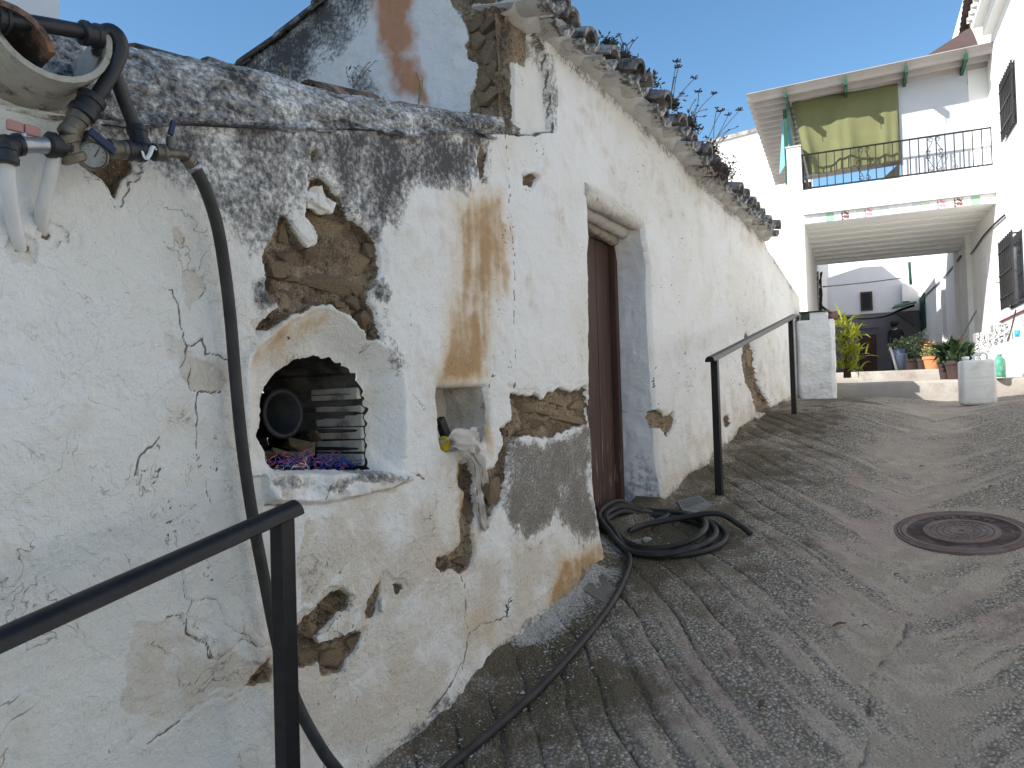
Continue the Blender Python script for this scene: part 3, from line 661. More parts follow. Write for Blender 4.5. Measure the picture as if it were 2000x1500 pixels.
def bm_mesh(name, bm, mat, smooth=True):
    me = bpy.data.meshes.new(name); bm.to_mesh(me); bm.free(); me.materials.append(mat)
    if smooth:
        me.polygons.foreach_set('use_smooth', [True] * len(me.polygons)); me.set_sharp_from_angle(angle=R(45))
    return me
def tile_mat(name, base, base2, blackness, whiten, tip=False):
    t = NT(name); oi = t.n('ShaderNodeObjectInfo'); off = t.math('MULTIPLY', oi.outputs['Random'], 37.)
    cmb = t.n('ShaderNodeCombineXYZ'); t.set(cmb.inputs[0], off); t.set(cmb.inputs[1], off); add = t.n('ShaderNodeVectorMath'); add.operation = 'ADD'; t.set(add.inputs[0], t.co()); t.set(add.inputs[1], cmb.outputs[0]); co = add.outputs[0]
    n1 = t.noise(9, 6, .65, co); n2 = t.noise(34, 6, .7, co); cc = t.mix(t.ramp(n1, .35, .65), base, base2); cc = t.mix(t.ramp(t.noise(5, 4, .6, co), .5, .62, 0, whiten), cc, (.62, .60, .55))
    cc = t.mix(t.ramp(t.math('ADD', n1, t.math('MULTIPLY', n2, .6)), 1.02 - blackness, 1.22 - blackness, 0, .9), cc, (.045, .043, .042))
    if tip:
        sp = t.n('ShaderNodeSeparateXYZ'); t.set(sp.inputs[0], t.co()); tp_ = t.math('ADD', t.math('MULTIPLY', t.ramp(sp.outputs[1], .27, .40), .75), t.math('MULTIPLY', t.math('SUBTRACT', n2, .5), 2.4))
        cc = t.mix(t.ramp(tp_, .35, .85, 0, .9), cc, (.075, .07, .066))
    return t.done(cc, .95, t.bump(n2, .8, .012))
M['tile_red'] = tile_mat('clay_tile', (.30, .14, .085), (.22, .17, .13), .36, .35)
M['tile_grey'] = tile_mat('lichened_tile', (.27, .25, .225), (.17, .155, .14), .30, .35)
M['tile_lime'] = tile_mat('limewashed_tile', (.60, .58, .54), (.52, .49, .44), .14, .6)
M['eave_lime'] = tile_mat('limewashed_eave', (.62, .60, .56), (.54, .51, .46), .16, .5, True)
tl = [bm_mesh('roof_tile', canal(.36, .082, .07, .012), M['tile_red']), bm_mesh('roof_tile', canal(.40, .075, .066, .012), M['tile_grey'])]
def along(p, xdir, ydir, zdir=None):
    x = Vector(xdir).normalized(); y = Vector(ydir).normalized(); z = x.cross(y).normalized(); x = y.cross(z)
    return Matrix(((x.x, y.x, z.x, p[0]), (x.y, y.y, z.y, p[1]), (x.z, y.z, z.z, p[2]), (0, 0, 0, 1)))
for i, (px, py, dz, k) in enumerate([(150, 80, -.040, 0), (262, 96, -.026, 0), (404, 124, -.022, 0), (482, 142, -.036, 0), (604, 180, .004, 0), (735, 203, -.036, 1)]):
    s0, _ = WS(px, py, -.29); p0 = P(s0, float(z_sky(s0)) + dz, -.30); s1 = s0 + .35; p1 = P(s1, float(z_sky(s1)) + dz - .01, -.30)
    link('roof_tile', tl[k], old_house, along(p0, WN, p1 - p0) @ Matrix.Rotation(random.uniform(-.15, .15), 4, 'Y'))
# spout tile at the left end: a trough tile pointing at the street, with a cover tile above it
M['spout'] = tile_mat('lichened_spout', (.46, .44, .39), (.36, .335, .27), .20, .35)
sp0 = bm_mesh('spout_tile', canal(.34, .135, .125, .013, 15, math.pi * .95, True), M['spout'])
c_ = WP(98, 92, .10); yd = (WN * .98 + WD * -.12 + Vector((0, 0, .10))).normalized()
link('spout_tile', sp0, old_house, along(c_ - yd * .30, -WD, yd) @ Matrix.Rotation(.30, 4, 'Y'))
sp1 = bm_mesh('cover_tile', canal(.36, .10, .09, .013, 13), M['tile_red']); c_ = WP(-8, 86, .09)
link('cover_tile', sp1, old_house, along(c_ - yd * .30, -WD, yd))

# ------------------------------------------------------------------ cottage gable, roof, eave
def GW(px, py):
    """photo position -> (r, z) on the gable plane, r measured back from the street corner"""
    rr = ray(px, py); t_ = S_C / (rr.x * WD.x + rr.y * WD.y); p = EYE + rr * t_; return (-(sd_of(p)[1]), p.z)
def cG(pts): return [GW(x, y) for x, y in pts]
gv = [(-.02, 3.50), (.25, 3.66), (.75, 3.98)] + [GW(x, y) for x, y in ((700, -48), (640, 0), (600, 30), (555, 70), (500, 110), (472, 132))] + [(2.5, 3.42), (3.0, 3.25)]
rr_ = np.linspace(0, 3.0, 460)[None, :]; NZ = 330
zt = np.interp(rr_, [g[0] for g in gv], [g[1] for g in gv]); vv = np.linspace(0, 1, NZ)[:, None]; zb = 2.2
Rr = np.broadcast_to(rr_, (NZ, 460)).copy(); Z = zb + (zt - zb) * vv
w1 = fbm(Rr, Z, 12, 5, 103) * .06; w2 = fbm(Rr, Z, 12, 5, 153) * .06
ex = poly_sdf(Rr + w1, Z + w2, cG([(860, -60), (880, 5), (900, 24), (908, 70), (912, 110), (934, 132), (930, 160), (920, 190), (918, 225), (930, 262), (1010, 280), (1080, 250), (1060, -80)]), .3)
dd = fbm(Rr, Z, 3, 4, 104) * .03 + fbm(Rr, Z, 14, 4, 105) * .016 - .035 * sstep(-.001, .008, ex) + sstep(0, .02, ex) * (fbm(Rr, Z, 9, 5, 106, .6) * .11 + fbm(Rr, Z, 40, 3, 107) * .02)
fG = lambda it: field(Rr, Z, it, cG, (w1, w2))
mo = fG([([(440, 180), (470, 120), (640, -20), (730, -60), (700, 30), (640, 90), (570, 160), (520, 200)], .26, 1.15), ([(700, 130), (760, 200), (950, 300), (640, 200)], .15, .4), ([(862, -60), (905, 30), (950, 40), (1000, 0), (1000, -60)], .06, .9)])
ru = fG([([(722, -30), (802, -30), (806, 60), (818, 120), (836, 200), (770, 190), (752, 110), (730, 40)], .11, 1.)])
V = np.empty(Rr.shape + (3,)); C0 = P(S_C, 0, 0)
V[..., 0] = C0.x - WN.x * Rr - WD.x * dd; V[..., 1] = C0.y - WN.y * Rr - WD.y * dd; V[..., 2] = Z; z0 = np.zeros(Rr.shape)
V = V[:, ::-1]; fl_ = lambda a: a[:, ::-1]
grid_mesh('gable_wall', V, *Rr.shape, None, dict(expo=fl_(ex), mould=fl_(mo), ochre=z0, dirt=z0 + .12, grey=z0, crack=z0, rust=fl_(ru), **{k_: fl_(v_) for k_, v_ in coarse(Rr + 30, Z).items()}), M['gable_plaster'], cottage)
GM = Matrix(((-WN.x, WD.x, 0, 0), (-WN.y, WD.y, 0, 0), (0, 0, 1, 0), (0, 0, 0, 1)))
for a in [(930, 70, 40, 40), (965, 95, 50, 44), (985, 70, 30, 40), (940, 150, 40, 50), (975, 180, 44, 40), (950, 225, 46, 40), (975, 235, 34, 30), (925, 40, 40, 26), (970, 130, 30, 40), (975, 60, 30, 30), (960, 40, 50, 30), (935, 190, 30, 34)]:
    r0, z_ = GW(a[0], a[1]); r1 = GW(a[0] - a[2], a[1])[0]; z1 = GW(a[0], a[1] + a[3])[1]
    mw = GM.copy(); mw.translation = P(S_C + .04, z_, -max(r0, .08)); link('stone', random.choice(stone_meshes), cottage, mw @ Matrix.Rotation(random.uniform(-.5, .5), 4, 'Y') @ Matrix.Diagonal((abs(r1 - r0), .07, abs(z_ - z1), 1)))
# verge tiles on the left slope of the gable
for i in range(6):
    a = 2.35 - i * .30; zA = float(np.interp(a, [g[0] for g in gv], [g[1] for g in gv])); zB = float(np.interp(a - .34, [g[0] for g in gv], [g[1] for g in gv]))
    p0 = P(S_C + .03, zA + .0, -a); p1 = P(S_C + .03, zB + .0, -(a - .34)); link('roof_tile', tl[i % 2], cottage, along(p0, -WD, p1 - p0))
# roof: corrugated by the tile rows, ridge 0.75 m behind the eave line
def roof_z(s, r):
    e = float(z_cot(min(s, S_EAVE_END))) + .16; return e + .42 * min(r, .9) - .3 * max(r - .9, 0)
m = MB(); cols = np.arange(S_C + .04, S_EAVE_END + .02, .0325); rows = [-.02, .3, .6, .9, 1.5, 2.2, 3.0]
m.sheet([[P(a, roof_z(a, r) + .045 * math.cos(a * 2 * math.pi / .26), -r) for a in cols] for r in rows]).make('roof', M['tile_grey'], cottage, True)
m = MB(); ends = S_EAVE_END + .0     # far end wall
m.prism([P(ends, .9, -3.0), P(ends, .9, -.02), P(ends, float(z_cot(ends)) + .12, -.02), P(ends, roof_z(ends, .9) - .07, -.9), P(ends, roof_z(ends, 3.) - .07, -3.0)], WD * .05).make('end_wall', M['white'], cottage)
# eave: limewashed trough tiles under, lichened cover tiles over
ch = [bm_mesh('eave_tile', canal(.40, .135, .12, .030, 9, math.pi * .58, True), M['eave_lime']), bm_mesh('eave_tile', canal(.38, .125, .115, .026, 9, math.pi * .66, True), M['eave_lime'])]
cv = [bm_mesh('cover_tile', canal(.40, .098, .09, .024, 9), M['tile_grey']), bm_mesh('cover_tile', canal(.38, .092, .082, .022, 9), M['tile_grey'])]
n_e = int((S_EAVE_END - S_C - .06) / .24)
for i in range(n_e + 1):
    s_ = S_C + .10 + i * .24 + random.uniform(-.015, .015); e = float(z_cot(min(s_, S_EAVE_END))) + random.uniform(-.008, .016)
    over = random.uniform(.15, .20) * (1 if i else 1.2); tilt = -.20 + random.uniform(-.05, .05)
    y = (WN + Vector((0, 0, tilt))).normalized() + WD * random.uniform(-.06, .06)
    link('eave_tile', ch[i % 2], cottage, along(P(s_, e + .098 - tilt * .16, over - .38), -WD, y) @ Matrix.Rotation(.20 + random.uniform(-.10, .10), 4, 'Y'))
    # blackened cover tile over the joint
    link('cover_tile', cv[i % 2], cottage, along(P(s_ + .112, e + .135 - tilt * .16, over - .42 + random.uniform(-.02, .05)), -WD, y) @ Matrix.Rotation(random.uniform(-.12, .12), 4, 'Y'))
# mortar bedding above the wall head
m = MB(); aa = np.arange(S_C + .01, S_EAVE_END, .03)
prof = [(-.02, -.01), (.035, .0), (.06, .03), (.05, .07), (.075, .10), (.03, .16), (-.05, .20)]
m.sheet([[P(a, float(z_cot(a)) + dz + .02 * float(fbm(a, dz, 9, 3, 63)), dd_ + .03 * float(fbm(a, dz + 4, 12, 3, 64))) for a in aa] for dd_, dz in prof]).make('mortar_bed', M['tile_lime'], cottage, True)

# ------------------------------------------------------------------ door, lintel
t = NT('door_paint'); sep = t.n('ShaderNodeSeparateXYZ'); t.set(sep.inputs[0], t.co()); n1 = t.noise(1., 6, .65, co=t.co((30, 30, 1.6)))
cc = t.mix(t.ramp(n1, .4, .62), (.088, .046, .034), (.060, .034, .026)); cc = t.mix(t.math('MULTIPLY', t.ramp(t.noise(1., 6, .7, co=t.co((60, 60, 5))), .56, .66), t.ramp(sep.outputs[2], 1.0, 1.9, 1, .12)), cc, (.30, .24, .21))
M['door'] = t.done(cc, .6, t.bump(n1, .3, .006))
M['bare_wood'] = simple('bare_wood', (.48, .42, .33), (.30, .25, .19), 20, .85, .3)
z_sill = float(ground(4.2, 0)) + .02
dtop = WS(1150, 462, -.26)[1]; hd = -.27
door = MB(); s0, s1 = WS(1147, 700)[0] - .12, WS(1192, 700, hd)[0]
dr = link('door', None, cottage) if False else None
pw = (s1 - s0 - .01) / 5
door_root = MB().box((P((s0 + s1) / 2, (z_sill + dtop) / 2, hd - .02)), ((s1 - s0) / 2, .012, (dtop - z_sill) / 2), WM.to_3x3()).make('door', M['door'], cottage)
for i in range(5):
    c = P(s0 + pw * (i + .5), (z_sill + dtop) / 2, hd + .002 + random.uniform(-.001, .001)); MB().bbox(c, (pw / 2 - .002, .012, (dtop - z_sill) / 2 - .004), .003, WM.to_3x3()).make('plank', M['door'], door_root)
MB().bbox(P(s1 + .018, (z_sill + dtop) / 2 + .02, hd + .02), (.022, .035, (dtop - z_sill) / 2 + .06), .006, WM.to_3x3()).make('frame_post', M['door'], door_root)
MB().bbox(P((s0 + s1) / 2, dtop + .035, hd + .015), ((s1 - s0) / 2, .03, .024), .005, WM.to_3x3()).make('frame_head', M['bare_wood'], door_root)
MB().box(P(4.2, z_sill + .9, hd - .08), (.7, .02, 1.2), WM.to_3x3()).make('backing', M['dark'], door_root)
t = NT('limed_wood'); n1 = t.noise(1., 6, .65, co=t.co((6, 6, 22))); cc = t.mix(t.ramp(n1, .4, .65), (.66, .63, .57), (.56, .52, .45)); cc = t.mix(t.ramp(t.noise(26, 6, .7), .58, .68), cc, (.17, .14, .11)); M['limed_wood'] = t.done(cc, .9, t.bump(t.math('ADD', n1, t.noise(30, 5)), .8, .012))
def log(pa, pb, r, name, mat, sq=1.):
    pts = [Vector(pa) + (Vector(pb) - Vector(pa)) * (i / 14) for i in range(15)]; m = MB(); m.tube(pts, [r * (1 + .10 * float(fbm(i * .3, r * 50, 1, 3, 66))) for i in range(15)], 14, True)
    for v in m.V:
        s, d_ = sd_of(v); v += WN * (.012 * float(fbm(s * 3, v.z * 6, 3, 3, 67)))
    return m.make(name, mat, cottage, True)
log(WP(1128, 372, -.035), WP(1250, 438, -.06), .058, 'lintel', M['limed_wood'])
log(WP(1120, 398, -.13), WP(1216, 452, -.15), .05, 'lintel', M['mortar'])
log(WP(1120, 420, -.20), WP(1200, 470, -.22), .04, 'lintel', M['bare_wood'])
m = MB(); m.bbox(P(4.22, z_sill - .105, -.13), (.40, .17, .10), .03, WM.to_3x3() @ Matrix.Rotation(-.16, 3, 'Y')); M['concrete'] = simple('grey_concrete', (.30, .285, .26), (.22, .21, .19), 6, .93, .6, 40, .01, dirt=(.12, .10, .08))
m.make('threshold', M['concrete'], cottage)

# ================================================================== street
t = NT('ribbed_concrete'); sm, moss, pale, grv = [t.attr(a) for a in ('smoothed', 'moss', 'pale', 'groove')]
n1, n2 = t.attr('nbig'), t.attr('nmid'); n3 = t.noise(60, 4, .65)
vd = t.voro(74., 'F1'); vc = t.voro(74., 'F1', out=1); vs_ = t.n('ShaderNodeSeparateColor'); t.set(vs_.inputs[0], vc)
peb = t.mix(vs_.outputs[0], (.285, .24, .185), (.48, .42, .34)); peb = t.mix(t.ramp(vs_.outputs[1], .9, .93), peb, (.589, .550, .493)); peb = t.mix(t.ramp(vd, .40, .70), peb, (.155, .132, .108))
flat = t.mix(t.ramp(n2, .35, .68), (.435, .365, .285), (.345, .288, .22)); flat = t.mix(t.ramp(n1, .5, .68), flat, (.384, .301, .250)); flat = t.mix(t.ramp(n3, .56, .72, 0, .6), flat, (.166, .143, .120))
sf = t.math('ADD', sm, t.math('ADD', t.math('MULTIPLY', t.math('SUBTRACT', n2, .5), 1.2), t.math('MULTIPLY', t.math('SUBTRACT', n3, .5), 1.5))); sfm = t.ramp(sf, .15, .95)
cc = t.mix(sfm, peb, flat)
mo = t.math('ADD', moss, t.math('ADD', t.math('MULTIPLY', t.math('SUBTRACT', n2, .5), .9), t.math('MULTIPLY', t.math('SUBTRACT', n1, .5), .8)))
cc = t.mix(t.ramp(mo, .25, .9, 0, .8), cc, (.092, .068, .038)); cc = t.mix(t.ramp(mo, .8, 1.3, 0, .3), cc, (.090, .084, .036))
pa_ = t.math('ADD', pale, t.math('MULTIPLY', t.math('SUBTRACT', n3, .5), 1.4)); cc = t.mix(t.ramp(pa_, .5, .8, 0, .75), cc, (.52, .50, .46))
cc = t.mix(t.ramp(grv, .35, .9, 0, .8), cc, (.045, .040, .034))
h = t.math('MULTIPLY', t.math('SUBTRACT', 1., t.math('MULTIPLY', sfm, .8)), t.ramp(vd, .1, .6, 1, 0)); h = t.math('ADD', h, t.math('ADD', t.math('MULTIPLY', n3, .9), t.math('MULTIPLY', n2, .5)))
M['street'] = t.done(cc, .93, t.bump(h, .85, .011), 0, .25)
ds = [];  a = -.6
while a < 10.2: ds.append(a); a += max(.007, .0052 + .0021 * max(a, 0))
ds = np.array(ds); dcol = np.arange(-.16, 3.45, .0095); S, Dd = np.meshgrid(ds, dcol, indexing='ij')
DC = 1.52 + .10 * np.sin(S * .7 + .5) + .05 * fbm(S, S * 0, .8, 2, 80); wob = fbm(S, Dd, 1.1, 3, 81) * .24 + fbm(S, Dd, 6, 3, 82) * .035
side = np.abs(Dd - DC); c = (S + 1.18 * (DC - side) + wob) / .235; ph = c - np.floor(c); row = np.floor(c)
hr = _hash(row.astype(np.int64), (Dd > DC).astype(np.int64) * 7, 5)
gd = np.minimum(ph, 1 - ph) * .235 / 1.55           # distance across the groove
ctr = sstep(.50, .0, side + fbm(S, Dd, 2.5, 4, 83) * .5 + fbm(c * 2, side, 1, 3, 99) * .25); fl_r = hr
gmask = (1 - ctr) * sstep(.30, .62, hr + .7 * fbm(S, Dd, 1.4, 3, 84)) * sstep(1.3, .7, Dd) * sstep(0., .15, Dd + .02) * sstep(9.2, 8.2, S)
an = fbm(c * 2.2, side * 1.1, 1., 4, 95) + .55 * fbm(c * 7, side * 2.5, 1., 3, 96)
band = sstep(-.02, .16, an) * .85 if True else np.exp(-((ph - .33) / .16) ** 2) * sstep(.05, .4, fbm(S, Dd, .9, 3, 85) + .22 + .35 * sstep(1.1, .3, side))   # trowelled ridges
groove = gmask * sstep(.011, .002, gd)
z = ground(S, Dd) - .010 * gmask * sstep(.020, .0, gd) + .004 * band * (1 - ctr) + .003 * np.sin(ph * math.pi) * (1 - ctr) + fbm(S, Dd, 3, 4, 86) * .02 + fbm(S, Dd, 25, 3, 87) * .006 * (1 - .7 * ctr)
z += .05 * sstep(.10, -.05, Dd + fbm(S, Dd, 7, 3, 88) * .12) * sstep(.8, 1.6, S)
crk = line_dist(S, Dd, [sd_of(gp(x, y)) for x, y in ((1770, 1215), (1765, 1245), (1725, 1290), (1700, 1320), (1695, 1400), (1690, 1480), (1640, 1560))], .3); z -= .006 * sstep(.012, 0, crk + fbm(S, Dd, 14, 3, 89) * .03); groove = np.maximum(groove, .75 * sstep(.010, 0, crk + fbm(S, Dd, 14, 3, 89) * .03))
smo = np.clip(ctr * .75 * (1 + fbm(S, Dd, 3, 4, 98)) + band * (.30 + .40 * sstep(.2, .9, Dd)) + .30 * sstep(.05, .25, fbm(S, Dd, .7, 3, 90)) + .35 * sstep(3.6, 1.6, S) * sstep(.6, 1.1, Dd) * sstep(-.2, .15, an), 0, 1)
mos = (.80 * sstep(1.15, .05, Dd) * (.55 + .9 * sstep(-.15, .2, fbm(S, Dd, 1.6, 3, 92))) + .12) * sstep(-.2, 1, S); mos = mos + .3 * np.exp(-((Dd - .55) / .3) ** 2) * sstep(5.2, 6.5, S) ; mos = mos * (1 - .75 * ctr)
pal = np.clip(.62 * sstep(.34, .02, Dd) * sstep(.02, .3, fbm(S, Dd, 3, 3, 93) + .12) + .30 * sstep(.6, .2, Dd), 0, .9) * sstep(5.6, 3.6, S)
mcx, mcd = sd_of(gp(1878, 1040)); mr = np.hypot(S - mcx, Dd - mcd); z = np.where(mr < .42, z * sstep(.28, .42, mr) + (ground(S, Dd) - .0) * (1 - sstep(.28, .42, mr)), z); smo = np.maximum(smo, .7 * sstep(.55, .36, mr)); groove *= sstep(.33, .4, mr); z -= .035 * sstep(.315, .305, mr)
V = np.empty(S.shape + (3,)); V[..., 0] = WD.x * S + WN.x * (DW + Dd); V[..., 1] = WD.y * S + WN.y * (DW + Dd); V[..., 2] = z
street = grid_mesh('street', V[:, ::-1], *S.shape, None, dict(smoothed=smo[:, ::-1], moss=mos[:, ::-1], pale=pal[:, ::-1], groove=groove[:, ::-1], nbig=.5 + fbm(S, Dd, 2.2, 5, 711)[:, ::-1] * 1.2, nmid=.5 + fbm(S, Dd, 11, 5, 712, .62)[:, ::-1] * 1.2), M['street'], None); street['kind'] = 'structure'
# the wider ground of the hillside, just under the street sheet
gx = np.concatenate([np.arange(-60, -8, 6), np.arange(-8, 20, 1.0), np.arange(20, 61, 6)]); Sg, Dg = np.meshgrid(gx, np.concatenate([np.arange(-50, -6, 6), np.arange(-6, 12, 1.), np.arange(12, 60, 6)]), indexing='ij')
zg = ground(Sg, np.where((Dg > -2) & (Dg < 4), Dg, 9)) - .11; V = np.empty(Sg.shape + (3,)); V[..., 0] = WD.x * Sg + WN.x * (DW + Dg); V[..., 1] = WD.y * Sg + WN.y * (DW + Dg); V[..., 2] = zg
gr = grid_mesh('ground', V[:, ::-1], *Sg.shape, None, {}, M['concrete'], None); gr['kind'] = 'structure'

# plaster crumbs and grit fallen along the wall foot
chipV = []; chipF = []
for i in range(2600):
    s_ = random.uniform(.9, 6.5) if i % 3 else random.uniform(1.0, 3.4); dd_ = abs(random.gauss(.0, .30)) + .04
    if dd_ > 1.9 or random.random() < .25 * (fbm(s_, dd_, 2, 2, 94) < 0): continue
    k = random.uniform(.0025, .0075) * (1.9 if random.random() < .05 else 1); c = P(s_, float(ground(s_, dd_)) + .006 + .03 * max(0, .1 - dd_), dd_)
    n = len(chipV); chipV += [c + Vector((random.uniform(-1, 1), random.uniform(-1, 1), random.uniform(-.4, .6))) * k for _ in range(4)]
    chipF += [(n, n + 1, n + 2), (n, n + 2, n + 3), (n, n + 3, n + 1), (n + 1, n + 3, n + 2)]
M['crumb'] = simple('plaster_crumb', (.62, .60, .56), (.42, .38, .33), 30, .95, 0)
for i in range(1500):
    s_ = random.uniform(1.1, 3.2); dd_ = abs(random.gauss(.05, .16)) + .05; k = random.uniform(.003, .009) * (1.6 if random.random() < .08 else 1); c = P(s_, float(ground(s_, dd_)) + .008 + .03 * max(0, .1 - dd_), dd_)
    if fbm(s_, dd_, 3, 2, 294) < -.02: continue
    n = len(chipV); chipV += [c + Vector((random.uniform(-1, 1), random.uniform(-1, 1), random.uniform(-.4, .6))) * k for _ in range(4)]; chipF += [(n, n + 1, n + 2), (n, n + 2, n + 3), (n, n + 3, n + 1), (n + 1, n + 3, n + 2)]
cr = build('plaster_crumbs', chipV, chipF, M['crumb']); tag(cr, 'white plaster crumbs scattered along the foot of the old wall', 'rubble', kind='stuff')
# a few fallen lumps large enough to pick out
for i, (px, py, w) in enumerate([(1690, 1128 - 90, 0), (985, 1222, 26), (1018, 1218, 22), (1265, 1060, 20), (1128, 1150, 10), (1752, 1008, 8), (1395, 985, 0)]):
    if not w: continue
    p = gp(px, py); k = w * p.y / 1500
    o = link('plaster_lump', stone_meshes[i].copy(), None, Matrix.Translation(p + Vector((0, 0, k * .25))) @ Matrix.Rotation(i, 4, 'Z') @ Matrix.Diagonal((k, k * .7, k * .6, 1))); o.data.materials[0] = M['flake']
    tag(o, ['', 'pale lump of fallen plaster against the wall foot', 'larger whitish plaster lump beside another at the wall foot', 'grey lump lying inside the hose coil', 'small pale pebble on the slabs left of the hose', 'tiny white pebble up the street from the manhole'][i], 'rubble', 'loose lumps on the street')
# footing slabs between wall and street
M['slab'] = simple('worn_slab', (.25, .225, .20), (.17, .15, .13), 4, .93, .5, 30, .008, dirt=(.08, .065, .05))
for (pts) in ([(1112, 1138), (1170, 1098), (1236, 1130), (1190, 1186)], ):
    q_ = [gp(*p) + Vector((0, 0, .004)) for p in pts]; cn = sum(q_, Vector()) / 4; q_ = [cn + (p - cn) * .97 for p in q_]; m = MB(); m.prism([p - Vector((0, 0, .06)) for p in q_], (0, 0, .06)); o = m.make('slab', M['slab'], street)

# ================================================================== the houses round the street
A24 = R(24.0); BE = Vector((math.cos(A24), -math.sin(A24), 0)); BF = Vector((math.sin(A24), math.cos(A24), 0)); BL = at(1577, 600, 15.0); BL.z = 0
W_ = 3.22
BM3 = Matrix(((BE.x, BF.x, 0), (BE.y, BF.y, 0), (0, 0, 1)))
def B(w, z, k=0.): return Vector((BL.x, BL.y, 0)) + BE * w + BF * k + Vector((0, 0, z))
def PL(px, py, k=0.):
    """photo position -> (w, z) on the plane k behind the bridge front"""
    r = ray(px, py); t_ = (BF.dot(BL) + k) / BF.dot(r); p = EYE + r * t_; return BE.dot(p - BL), p.z
def PR(px, py, w=None):
    """photo position -> (k, z) on the right-hand wall plane"""
    r = ray(px, py); t_ = (BE.dot(BL) + (W_ if w is None else w)) / BE.dot(r); p = EYE + r * t_; return BF.dot(p - BL), p.z
def bb(m, w0, w1, z0, z1, k0, k1, bev=0.):
    c = B((w0 + w1) / 2, (z0 + z1) / 2, (k0 + k1) / 2); h = (abs(w1 - w0) / 2, abs(k1 - k0) / 2, abs(z1 - z0) / 2)
    return m.bbox(c, h, bev, BM3) if bev else m.box(c, h, BM3)
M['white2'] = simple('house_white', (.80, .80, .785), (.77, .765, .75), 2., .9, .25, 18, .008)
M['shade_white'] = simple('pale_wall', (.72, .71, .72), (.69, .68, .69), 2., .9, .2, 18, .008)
M['black_iron'] = simple('black_iron', (.012, .012, .013), (.022, .021, .022), 20, .42, .08, spec=.4)
M['glass'] = simple('window_glass', (.02, .025, .03), None, rough=.08, bump=0, spec=.6)
M['brown_wood'] = simple('brown_wood', (.075, .034, .026), (.05, .026, .02), 12, .6, .2)
M['green_paint'] = simple('green_paint', (.015, .075, .045), (.012, .06, .04), 10, .55, .1)

# tall neighbour behind the outbuilding
Hd = -3.23; Hs = WS(118, 60, Hd)[0]
tall = thing('tall_house', P(Hs - 4, 0, Hd - 3), 'tall pale house rising behind the low outbuilding', 'house')
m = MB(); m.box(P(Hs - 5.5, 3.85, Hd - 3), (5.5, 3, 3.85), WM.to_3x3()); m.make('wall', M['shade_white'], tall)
MB().box(P(Hs - 5.55, 7.78, Hd - 2.9), (5.65, 3.2, .07), WM.to_3x3()).make('cornice', M['white2'], tall)
for a, z in ((-2.2, 4.6), (-5.0, 4.6), (-2.2, 2.2)):
    o = MB().box(P(Hs + a, z, Hd + .012), (.45, .02, .6), WM.to_3x3()).make('window', M['brown_wood'], tall); MB().box(P(Hs + a, z, Hd + .03), (.38, .01, .53), WM.to_3x3()).make('pane', M['glass'], o)
# a pale strip of roof flashing seen on its wall
MB().tube([WP(-40, 0, Hd + .04), WP(34, 36, Hd + .04)], .018, 8).make('flashing', M['mortar'], tall)

# house across the street from the old wall (bounces the sun back onto it)
opp = thing('opposite_house', P(0, 0, 5), 'long white house facing the old wall across the street', 'house')
KJ = -9.5; pj = B(W_, 0, KJ); sj, dj = sd_of(pj)
MB().prism([P(1.2, -.5, dj), P(sj, -.5, dj), P(sj, -.5, dj + 3), P(1.2, -.5, dj + 3)], (0, 0, 4.8)).make('wall', M['white2'], opp)
MB().box(P((sj + 1.2) / 2, 4.37, dj + 1.4), ((sj - 1.2) / 2 + .1, 1.6, .06), WM.to_3x3()).make('cornice', M['white2'], opp)
for s_ in (2.4, 4.2, 5.8):
    o = MB().box(P(s_, float(ground(s_, 3)) + 1.9, dj - .012), (.45, .02, .6), WM.to_3x3()).make('window', M['brown_wood'], opp); MB().box(P(s_, float(ground(s_, 3)) + 1.9, dj - .03), (.38, .01, .53), WM.to_3x3()).make('pane', M['glass'], o)

# ------------------------------------------------------------------ landing, steps
M['landing'] = simple('landing_concrete', (.36, .335, .30), (.29, .265, .235), 2.5, .93, .5, 24, .012, dirt=(.20, .17, .14), dscale=2.)
def slab_noise(m, amp, seed):
    for v in m.V: v += Vector((fbm(v.x, v.z + v.y, 3, 3, seed), fbm(v.y, v.z, 3, 3, seed + 1), .6 * fbm(v.x + v.y, v.y, 3, 3, seed + 2))) * amp
K1, K2 = -5.61, -3.0
def step_mesh(w0, w1, z0, z1, k0, k1, seed, name):
    """worn concrete step with a rounded nosing"""
    ws_ = np.linspace(w0, w1, 60); prof = [(k0 + .0, z0), (k0 - .005, z0 + (z1 - z0) * .4), (k0 + .0, z1 - .03), (k0 + .012, z1 - .008), (k0 + .04, z1), (k0 + .3, z1 + .004), ((k0 + k1) / 2, z1 + .01), (k1, z1 + .015)]
    m = MB(); m.sheet([[B(w, z, k) for w in ws_] for k, z in prof]); slab_noise(m, .035, seed); o = m.make(name, M['landing'], None, True); o['kind'] = 'structure'; return o
step_mesh(-.5, W_ + .05, 1.35, 1.69, K1, K2 + .1, 200, 'step'); step_mesh(-.6, W_ + .05, 1.62, 1.88, K2, .5, 210, 'step')
alley = MB().sheet([[B(w, 1.885 + .02 * max(k, 0), k) for w in (-3, 0, 1.5, 3.3)] for k in (.45, 3, 6, 10, 15, 22)]).make('alley_floor', M['concrete'], None); alley['kind'] = 'structure'
MB().prism([B(-.8, 1.2, K1 - .4), B(W_ + .05, 1.2, K1 - .4), B(W_ + .05, 1.2, K1 + .2), B(-.8, 1.2, K1 + .2)], (0, 0, .2)).make('apron', M['landing'], None)['kind'] = 'structure'

